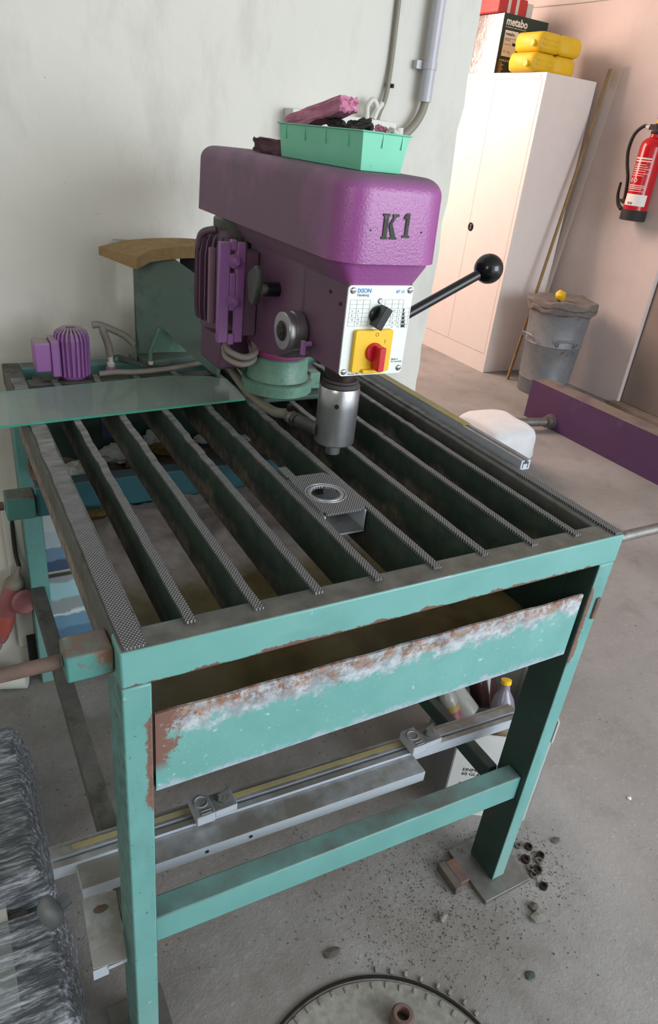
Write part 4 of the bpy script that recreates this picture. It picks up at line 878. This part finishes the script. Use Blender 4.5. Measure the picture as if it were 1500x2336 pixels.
# purple machine bed on the right
pb = thing('machine_bed', 'long purple machine bed beam on the floor at right', 'beam', (3.25, 1.6, 0))
build(MB().box(3.15, 3.158, .7, 2.446, .0, .246).box(3.158, 3.30, .7, 2.446, .225, .236).box(3.30, 3.308, .7, 2.446, 0, .236), 'beam_body', 'beam_purple', pb, bevel=.002)
pf = build(MB().lathe((3.1495, 2.215, .05), (-1, 0, 0), [(0, .045), (.012, .045), (.014, .030), (.03, .028), (.032, .036), (.05, .036)], 28), 'pipe_flange', 'steel_dull', pb)
build(MB().cyl((3.10, 2.215, .05), (2.70, 2.30, .045), .026, n=18), 'flange_pipe', 'steel_dull', pf)
# white sack next to it
def pillow(c, hx, hy, hz, seed, name, m, label, cat):
    bm = bmesh.new(); bmesh.ops.create_icosphere(bm, subdivisions=4, radius=1)
    for v in bm.verts:
        p = v.co.copy(); q = Vector([math.copysign(abs(t) ** .55, t) for t in p]); w = mn.noise(q * 2.3 + Vector((seed, 0, 0))) * .08
        v.co = Vector((q.x * hx, q.y * hy, q.z * hz)) * (1 + w) + Vector(c)
    bm.verts.index_update(); mb = MB().add([v.co for v in bm.verts], [tuple(v.index for v in f.verts) for f in bm.faces]); bm.free()
    return build(mb, name, m, angle=80, label=label, cat=cat, origin=(c[0], c[1], 0))
pillow((2.42, 1.93, .125), .17, .19, .125, 1, 'white_sack', 'white_sack', 'full white plastic sack standing behind the table on the right', 'sack')

# ================================================================== BELOW THE TABLE
# aluminium fence with ruler and two stops, resting on the side stretchers
F = thing('ruler_fence', 'long grooved aluminium fence with yellow ruler resting on the lower table frame', 'fence', (.4, .16, .331))
fx0, fx1 = -.085, .895
def sk(x, y): return y + .032 * (.80 - (x + .085)) / .98 if False else y - .042 * (x + .085) / .98
def strip(x0, x1, ya, yb, za, zb):
    return [(x0, sk(x0, ya), za), (x1, sk(x1, ya), za), (x1, sk(x1, yb), za), (x0, sk(x0, yb), za), (x0, sk(x0, ya), zb), (x1, sk(x1, ya), zb), (x1, sk(x1, yb), zb), (x0, sk(x0, yb), zb)]
BF = [(0, 3, 2, 1), (4, 5, 6, 7), (0, 1, 5, 4), (1, 2, 6, 5), (2, 3, 7, 6), (3, 0, 4, 7)]
fm = MB()
fm.add(strip(fx0, fx1, .172, .176, .331, .346), BF).add(strip(fx0, fx1, .168, .179, .346, .363), BF).add(strip(fx0, fx1, .187, .205, .331, .362), BF).add(strip(fx0, fx1, .176, .187, .331, .345), BF).add(strip(fx0, fx1, .205, .215, .352, .359), BF)
build(fm, 'fence_profile', 'alu', F, smooth=False)
build(MB().add(strip(fx0, fx1, .1795, .1865, .345, .3455), BF), 'groove', 'alu_black', F, smooth=False)
build(MB().add(strip(-.05, .60, .194, .204, .362, .3624), BF), 'ruler_tape', 'ruler', F, smooth=False, label='yellow ruler tape')
for x in (.150, .598):
    st = thing('fence_stop', 'grey sliding fence stop with round window ' + ('near the left leg' if x < .3 else 'near the right leg'), 'stop', (x, sk(x, .185), .3625), 'fence stops')
    y = sk(x, .187)
    build(MB().box(x, x + .034, y - .028, y + .022, .3625, .385), 'stop_body', 'grey_plastic', st, bevel=.002)
    build(MB().lathe((x + .017, y + .002, .385), (0, 0, 1), [(0, .0125), (.002, .0125), (.002, .0105), (-.001, .010)], 24, caps=False).cyl((x + .017, y + .002, .3848), (x + .017, y + .002, .3854), .0095, n=20), 'stop_window', 'grey_plastic', st)
    build(MB().box(x + .010, x + .028, y - .0245, y - .0225, .385, .3865).box(x + .010, x + .028, y - .0185, y - .0165, .385, .3865), 'stop_ridge', 'grey_plastic', st)
    build(MB().box(x + .036, x + .078, y - .022, y + .016, .3625, .378), 'slide_block', 'grey_plastic', st, bevel=.0015)
    build(MB().lathe((x + .058, y - .001, .378), (0, 0, 1), [(0, .011), (.003, .0105), (.004, .004), (.012, .003)], 16).obox((x + .058, y, .388), (.012, .005, 0), (-.001, .002, 0), (0, 0, .008)), 'wing_knob', 'dusty_black', st)
# aluminium cover profile in front of the fence
cvp = thing('aluminium_cover', 'wide flat aluminium cover profile in front of the ruler fence', 'profile', (.3, .13, .331))
def st2(x0, x1, a, b, z0, z1): return strip(x0, x1, a, b, z0, z1)
build(MB().add(st2(-.05, .605, .1205, .1665, .331, .3565), BF), 'cover_body', 'alu', cvp, smooth=False, bevel=.0006)
for x in (.155, .235): build(MB().cyl((x, sk(x, .1203), .344), (x, sk(x, .1195), .344), .0035, n=12), 'screw_hole', 'black', cvp)
# hanging bracket plate on its left end
bp = thing('bracket_plate', 'scratched grey angle plate with a tab hanging beside the left leg', 'plate', (-.03, .09, .30))
build(MB().add([(-.052, .118, .3305), (.0, .112, .3305), (-.006, .024, .285), (-.056, .030, .285), (-.052, .119, .3325), (.0, .113, .3325), (-.006, .024, .288), (-.056, .030, .288)], BF), 'plate_face', 'alu', bp, smooth=False)
build(MB().box(-.057, -.034, .0270, .0295, .262, .287).box(-.034, -.006, .0240, .0265, .279, .287), 'plate_tab', 'alu', bp)
build(rock((-.028, .097, .3245), .008, 3, (1.3, .9, .25), 2, .2), 'rust_spot', 'rust', bp, smooth=False, label='rust scab')
# bottle carton
ca = thing('bottle_carton', 'white cardboard carton of empty bottles behind the right table leg', 'carton', (.99, .25, 0))
cu = Vector((.855, -.519, 0)); cvv = Vector((.519, .855, 0)); c0 = Vector((.804, .208, 0))
def cq(a, b, z): p = c0 + cu * a + cvv * b; return (p.x, p.y, z)
def panel(a0, b0, a1, b1, z0, z1, m, name='carton_wall'):
    A_, B_ = Vector(cq(a0, b0, 0)), Vector(cq(a1, b1, 0)); d = (B_ - A_).normalized(); nn = Vector((-d.y, d.x, 0)) * .004
    return build(MB().prism([(A_.x, A_.y, z0), (B_.x, B_.y, z0), (B_.x, B_.y, z1), (A_.x, A_.y, z1)], nn), name, m, ca, smooth=False)
fp_ = panel(0, 0, .218, 0, 0, .270, 'cardboard'); panel(.218, 0, .218, .30, 0, .335, 'cardboard'); panel(.218, .30, 0, .30, 0, .27, 'cardboard'); panel(0, .30, 0, 0, 0, .270, 'carton_grey')
build(MB().prism([cq(.003, .003, .003), cq(.215, .003, .003), cq(.215, .297, .003), cq(.003, .297, .003)], (0, 0, .004)), 'carton_floor', 'cardboard', ca)
build(MB().prism([cq(0, .0, .27), cq(0, .30, .27), cq(-.05, .30, .255), cq(-.05, .02, .255)], (0, 0, .003)), 'carton_flap', 'carton_grey', ca, smooth=False)
RR = (tuple(cu), (0, 0, 1), tuple(-cvv))
o_ = Vector(cq(.03, -.0004, .150)); mesh_text('EINMACHFRÜCHTE\n60 GLÄSER', 'carton_print', 'print_black', ca, o_, RR, .014, .0002)
o_ = Vector(cq(.03, -.0004, .095)); mesh_text('Hagenow', 'carton_print', 'print_black', ca, o_, RR, .022, .0002, .0006)
def bottle(base, axis, L, r, m, label, lm=None, cap='yellow', neck=True, lcol2=None, text=None):
    ax = Vector(axis).normalized(); B = thing('glass_bottle', label, 'bottle', base, None)
    pr = [(0, r * .8), (.004, r), (L * .60, r), (L * .72, r * .82), (L * .84, r * .42), (L * .92, r * .36), (L * .96, r * .40)] if neck else [(0, r * .8), (.004, r), (L, r)]
    build(MB().lathe(base, ax, pr, 28), 'bottle_body', m, B)
    if lm: build(MB().lathe(Vector(base) + ax * L * .14, ax, [(0, r + .0004), (L * .38, r + .0004)], 28, caps=False), 'bottle_label', lm, B)
    if lcol2: build(MB().lathe(Vector(base) + ax * L * .44, ax, [(0, r + .0005), (L * .10, r + .0005)], 28, caps=False), 'bottle_label', lcol2, B)
    if neck: build(MB().lathe(Vector(base) + ax * L * .95, ax, [(0, r * .44), (L * .06, r * .44), (L * .065, r * .38)], 20), 'bottle_cap', cap, B)
    return B
bottle((.932, .198, .195), (.018, .04, .155), .165, .029, 'bottle_milky', 'upright clear bottle with cream label and yellow cap in the carton', 'bottle_label', 'yellow')
bottle((.880, .262, .245), (-.045, .09, .075), .15, .034, 'bottle_white', 'dusty grey bottle lying with its round base towards the leg', None, 'black')
bottle((.832, .235, .22), (-.015, .07, .11), .15, .022, 'bottle_white', 'slim bottle with pink and yellow label at the carton left side', 'label_pink', 'black', True, 'label_yellow')
bottle((.975, .300, .21), (.03, .28, .45), .17, .035, 'brown_glass', 'dark reddish brown bottle behind the yellow capped one', None, 'black')
# foot blocks by the right leg
for k, (x0, x1, y0, y1, z1, lab) in enumerate(((.703, .722, .012, .082, .022, 'short grimy timber strip left of the foot plate'), (.7235, .7505, .022, .080, .018, 'reddish timber offcut against the foot plate'))):
    build(MB().box(x0, x1, y0, y1, 0, z1), 'timber_offcut', 'wood_grey' if k == 0 else 'rust', bevel=.002, label=lab, cat='wood', origin=(x0, y0, 0))
# loose washers/rings on the floor
ws = [(.914, .046, 'beside the leg, furthest back'), (.935, .034, 'right of the furthest one'), (.905, .012, 'in the middle of the scatter'), (.932, -.006, 'upper right dark one'), (.946, .004, 'rightmost of the rings'),
      (.893, .012, 'against the foot plate edge'), (.888, -.012, 'in front of the foot plate'), (.900, -.022, 'bright one in the lower cluster'), (.912, -.020, 'lower right dark one'), (.882, -.028, 'lower dark one near the plate'), (.884, -.058, 'nearest the camera, apart from the rest')]
for k, (x, y, lab) in enumerate(ws):
    rr = .0085 + .001 * (k % 3); X = x + (.02 if x < .9 else .008)
    build(MB().lathe((X, y, .0), (.12 * math.sin(k), .12 * math.cos(k * 2), 1), [(.001, rr), (.0075, rr), (.0075, rr * .62), (.003, rr * .55)], 18), 'steel_ring', 'dark_steel' if k % 3 else 'steel_dull', label='small steel cup ring on the floor, ' + lab, cat='ring', group='steel rings by the right foot', origin=(X, y, 0))
# stones / chips on the floor
for k, (x, y, r, sq, m, nm, lab) in enumerate([
    (.840, -.108, .017, (1.2, .8, .45), 'stone', 'stone_chip', 'pale angular stone in front of the right foot'), (.848, -.085, .014, (1, .8, .5), 'wood_grey', 'stone_chip', 'brown grey chip behind the pale angular stone'),
    (.645, -.02, .010, (1.2, .8, .8), 'stone', 'stone_chip', 'small square chip left of the right foot'), (.455, .235, .007, (1.5, 1, .5), 'stone', 'stone_chip', 'small pale flake under the fence'),
    (.395, .02, .013, (1.4, .9, .3), 'wood_grey', 'stone_chip', 'dark flake on the floor near the lid'), (1.30, .03, .006, (1.2, 1, .6), 'foam', 'stone_chip', 'tiny white chip on the open floor at right'),
    (1.42, .42, .006, (1.2, 1, .6), 'foam', 'stone_chip', 'tiny white chip far right beside the carton'), (.74, -.19, .011, (1.2, .9, .3), 'teal_dark', 'stone_chip', 'flat dark green chip right of the lid'),
    (1.02, .02, .010, (1.3, .9, .3), 'wood_grey', 'stone_chip', 'dark chip right of the steel rings')]):
    build(rock((x, y, r * sq[2] * .8), r, 60 + k, sq, 1, .2), nm, m, smooth=False, label=lab, cat='stone', origin=(x, y, 0))
gr = MB(); rnd = random.Random(11)
for k in range(3200):
    u = rnd.random()
    if u < .55: x, y = rnd.gauss(.66, .14), rnd.gauss(.02, .10)
    elif u < .8: x, y = rnd.uniform(-.1, .8), rnd.uniform(.1, 1.0)
    elif u < .9: x, y = rnd.gauss(.93, .04), rnd.gauss(-.01, .05)
    else: x, y = rnd.uniform(.2, 2.4), rnd.uniform(-.45, 1.2)
    if (x - .344) ** 2 + (y + .284) ** 2 < .27 ** 2 or y > 1.12: continue
    r = rnd.uniform(.0008, .0028) * (1.5 if rnd.random() < .05 else 1); a = rnd.random() * 6; c, s = math.cos(a) * r, math.sin(a) * r
    gr.add([(x + c, y + s, 0), (x - s, y + c, 0), (x - c, y - s, 0), (x, y, r)], [(0, 1, 3), (1, 2, 3), (2, 0, 3)], rnd.choice((0, 1, 1)))
build(gr, 'floor_grit', ['stone', 'wood_grey'], smooth=False, kind='stuff', label='dark and pale grit scattered over the concrete floor', cat='grit')
# floor lid with chipped rim and pipe stub
ld = thing('manhole_lid', 'round concrete filled floor lid with crumbled rim at the bottom', 'lid', (.344, -.284, 0))
build(MB().lathe((.344, -.284, .0), (0, 0, 1), [(.0005, .2535), (.006, .2535), (.006, .249), (.0005, .249)], 90, caps=False), 'lid_ring', 'dark_steel', ld)
build(MB().lathe((.344, -.284, .0), (0, 0, 1), [(.0005, .246), (.0035, .243), (.0035, .226), (.0022, .222), (.0022, .0)], 80, caps=False), 'lid_plate', 'stone', ld)
rnd = random.Random(2)
for k in range(54):
    a = 2 * PI * k / 54; rr = .236 if k % 2 else .234; s = rnd.uniform(.7, 1.15); c, q = math.cos(a), math.sin(a)
    build(MB().obox((.344 + c * rr, -.284 + q * rr, .0042), (c * .0060 * s, q * .0060 * s, 0), (-q * .0034 * s, c * .0034 * s, 0), (0, 0, .0018 * s)), 'rim_lug', 'stone', ld, bevel=.0010)
for k in range(9):
    a = math.radians(12 + k * 6.4 + rnd.uniform(-1, 1)); rr = .262 + rnd.uniform(0, .004); c, q = math.cos(a), math.sin(a)
    build(MB().obox((.344 + c * rr, -.284 + q * rr, .003), (c * .005, q * .005, 0), (-q * .003, c * .003, 0), (0, 0, .003)), 'mortar_crumb', 'stone', ld, bevel=.001)
build(MB().lathe((.452, -.146, .003), (0, 0, 1), [(0, .023), (.022, .0225), (.030, .018), (.030, .012), (.004, .011)], 24, caps=False), 'pipe_stub', 'rust', ld, label='rusty pipe stub')
# shrink wrapped bundle
wb = thing('wrapped_bundle', 'grey bundle wrapped in shiny stretch film at the lower left', 'bundle', (-.3, .35, 0))
build(MB().box(-.46, -.085, .33, .72, 0, .115), 'inner_board', 'carton_grey', wb, bevel=.004)
build(MB().box(-.47, -.13, .0, .30, 0, .10), 'inner_board', 'wood_grey', wb, bevel=.004, label='brown inner board')
build(MB().box(-.47, -.165, .12, .325, .1005, .106), 'inner_board', 'foam', wb, bevel=.002, label='white inner sheet')
def film(x0, x1, y0, y1, zt, seed, ncx=60, ncy=90):
    # closed crumpled skin draped over the boards
    mb = MB(); vs = []; fs = []
    for j in range(ncy + 1):
        v = j / ncy
        for i in range(ncx + 1):
            u = i / ncx; x = x0 + (x1 - x0) * u; y = y0 + (y1 - y0) * v
            ex_ = min(1, (1 - u) / .10) ; ey = min(1, min(v, 1 - v) / .07); k = (math.sin(ex_ * PI / 2) ** .6 if ex_ > 0 else 0) * (math.sin(ey * PI / 2) ** .6 if ey > 0 else 0)
            p = Vector((x * 4, y * 5, seed)); w = mn.noise(p) * .0025 + mn.noise(p * 2.7) * .002 + mn.noise(Vector((x * 4, y * 5, seed + 4))) * .016
            vs.append((x + .010 * mn.noise(Vector((y * 14, seed, 1))), y, max(.002, (zt + w) * k)))
    for j in range(ncy):
        for i in range(ncx): a = j * (ncx + 1) + i; fs.append((a, a + 1, a + ncx + 2, a + ncx + 1))
    return mb.add(vs, fs)
build(film(-.52, -.066, .30, .76, .150, 1), 'stretch_film', 'film', wb, angle=70, label='shiny stretched film')
build(film(-.52, -.060, -.10, .30, .125, 7), 'stretch_film', 'film', wb, angle=70, label='crumpled shiny film')
dk = thing('grey_knob', 'dirty grey round knob on a short spindle poking from the wrapped bundle', 'knob', (-.085, .20, .2))
build(MB().lathe((-.108, .178, .235), (.85, .30, .1), [(-.006, .012), (0, .022), (.006, .027), (.016, .028), (.024, .024), (.028, .012), (.046, .011)], 28), 'knob_body', 'galv', dk)
# objects behind the left rear leg, on the wall
build(MB().box(-.040, .004, 1.108, 1.1295, .08, .53), 'wall_trunking', 'junction', label='cracked white wall trunking beside the rear left leg', cat='trunking', bevel=.002, origin=(-.02, 1.12, .3))
pg = thing('power_plug', 'dirty red industrial plug hanging beside the rear left leg', 'plug', (-.02, 1.07, .2))
pd = Vector((-.32, -.05, -1)).normalized(); po = Vector((-.030, 1.082, .325))
build(MB().lathe(po, pd, [(-.045, .006), (-.02, .008), (-.012, .015), (.0, .024), (.012, .027), (.016, .027)], 24), 'plug_collar', 'hose', pg)
build(MB().lathe(po + pd * .016, pd, [(0, .025), (.03, .027), (.075, .025), (.085, .022), (.12, .021), (.16, .019), (.175, .014)], 24), 'plug_body', ['plug_red'], pg)
build(MB().lathe(po + pd * .105, pd, [(0, .0222), (.01, .0245), (.05, .022), (.066, .018)], 24), 'plug_tip', 'plug_bright', pg, label='orange red rear sleeve')
build(MB().lathe(po + Vector((.010, -.030, -.05)), (.25, -.9, .3), [(0, .030), (.012, .034), (.020, .028), (.024, .010)], 28), 'plug_lid', 'plug_red', pg, label='round hinged lid')
build(MB().tube([po + pd * .19, po + pd * .22, po + Vector((-.13, -.02, -.26)), po + Vector((-.25, -.05, -.33))], .006, 8), 'plug_cable', 'hose', pg)
build(MB().tube([po - pd * .045, po + Vector((.01, .015, .08)), po + Vector((.012, .03, .18))], .0055, 8), 'plug_cable', 'black_matt', pg)
build(MB().cyl((-.11, 1.055, .032), (-.035, 1.03, .032), .030, n=20), 'foam_roll', 'foam', label='short white foam roll on the floor below the plug', cat='foam', origin=(-.07, 1.04, 0))
# art prints leaning under the table
def print_mat(name, build_cols):
    t = NT(name); x, y, z = t.xyz(); w = t.math('ADD', z, t.math('MULTIPLY', t.math('SUBTRACT', t.noise(14, 5), .5), .05)); col = lin(build_cols[0][1])
    for th, c in build_cols[1:]: col = t.mix(t.ramp(w, th, th + .006), col, lin(c))
    return t.done(col, .35)
M['seascape'] = print_mat('printed seascape', [(0, (84, 96, 98)), (.05, (150, 176, 190)), (.062, (86, 122, 150)), (.115, (112, 150, 176)), (.155, (210, 224, 226)), (.165, (150, 160, 160)), (.205, (160, 206, 212)), (.26, (150, 156, 160))])
M['treescape'] = print_mat('printed pale tree picture', [(0, (70, 90, 120)), (.03, (120, 150, 178)), (.07, (186, 204, 212)), (.12, (206, 220, 214)), (.24, (220, 230, 220))])
build(MB().add([(.035, 1.065, .02), (.36, 1.065, .02), (.36, 1.10, .30), (.035, 1.10, .30), (.035, 1.071, .02), (.36, 1.071, .02), (.36, 1.106, .30), (.035, 1.106, .30)], BF), 'art_print', 'seascape', smooth=False, label='blue seascape print leaning low against the wall under the table', cat='picture', origin=(.2, 1.07, .02))
build(MB().add([(.035, 1.108, .315), (.36, 1.108, .315), (.36, 1.124, .60), (.035, 1.124, .60), (.035, 1.112, .315), (.36, 1.112, .315), (.36, 1.128, .60), (.035, 1.128, .60)], BF), 'art_print', 'treescape', smooth=False, label='pale winter tree print above the blue seascape under the table', cat='picture', origin=(.2, 1.11, .315))
build(MB().box(-.02, .034, 1.075, 1.105, .0, .12), 'slate_board', 'alu_black', label='dark board edge standing beside the seascape print', cat='board', bevel=.001, origin=(0, 1.08, 0))
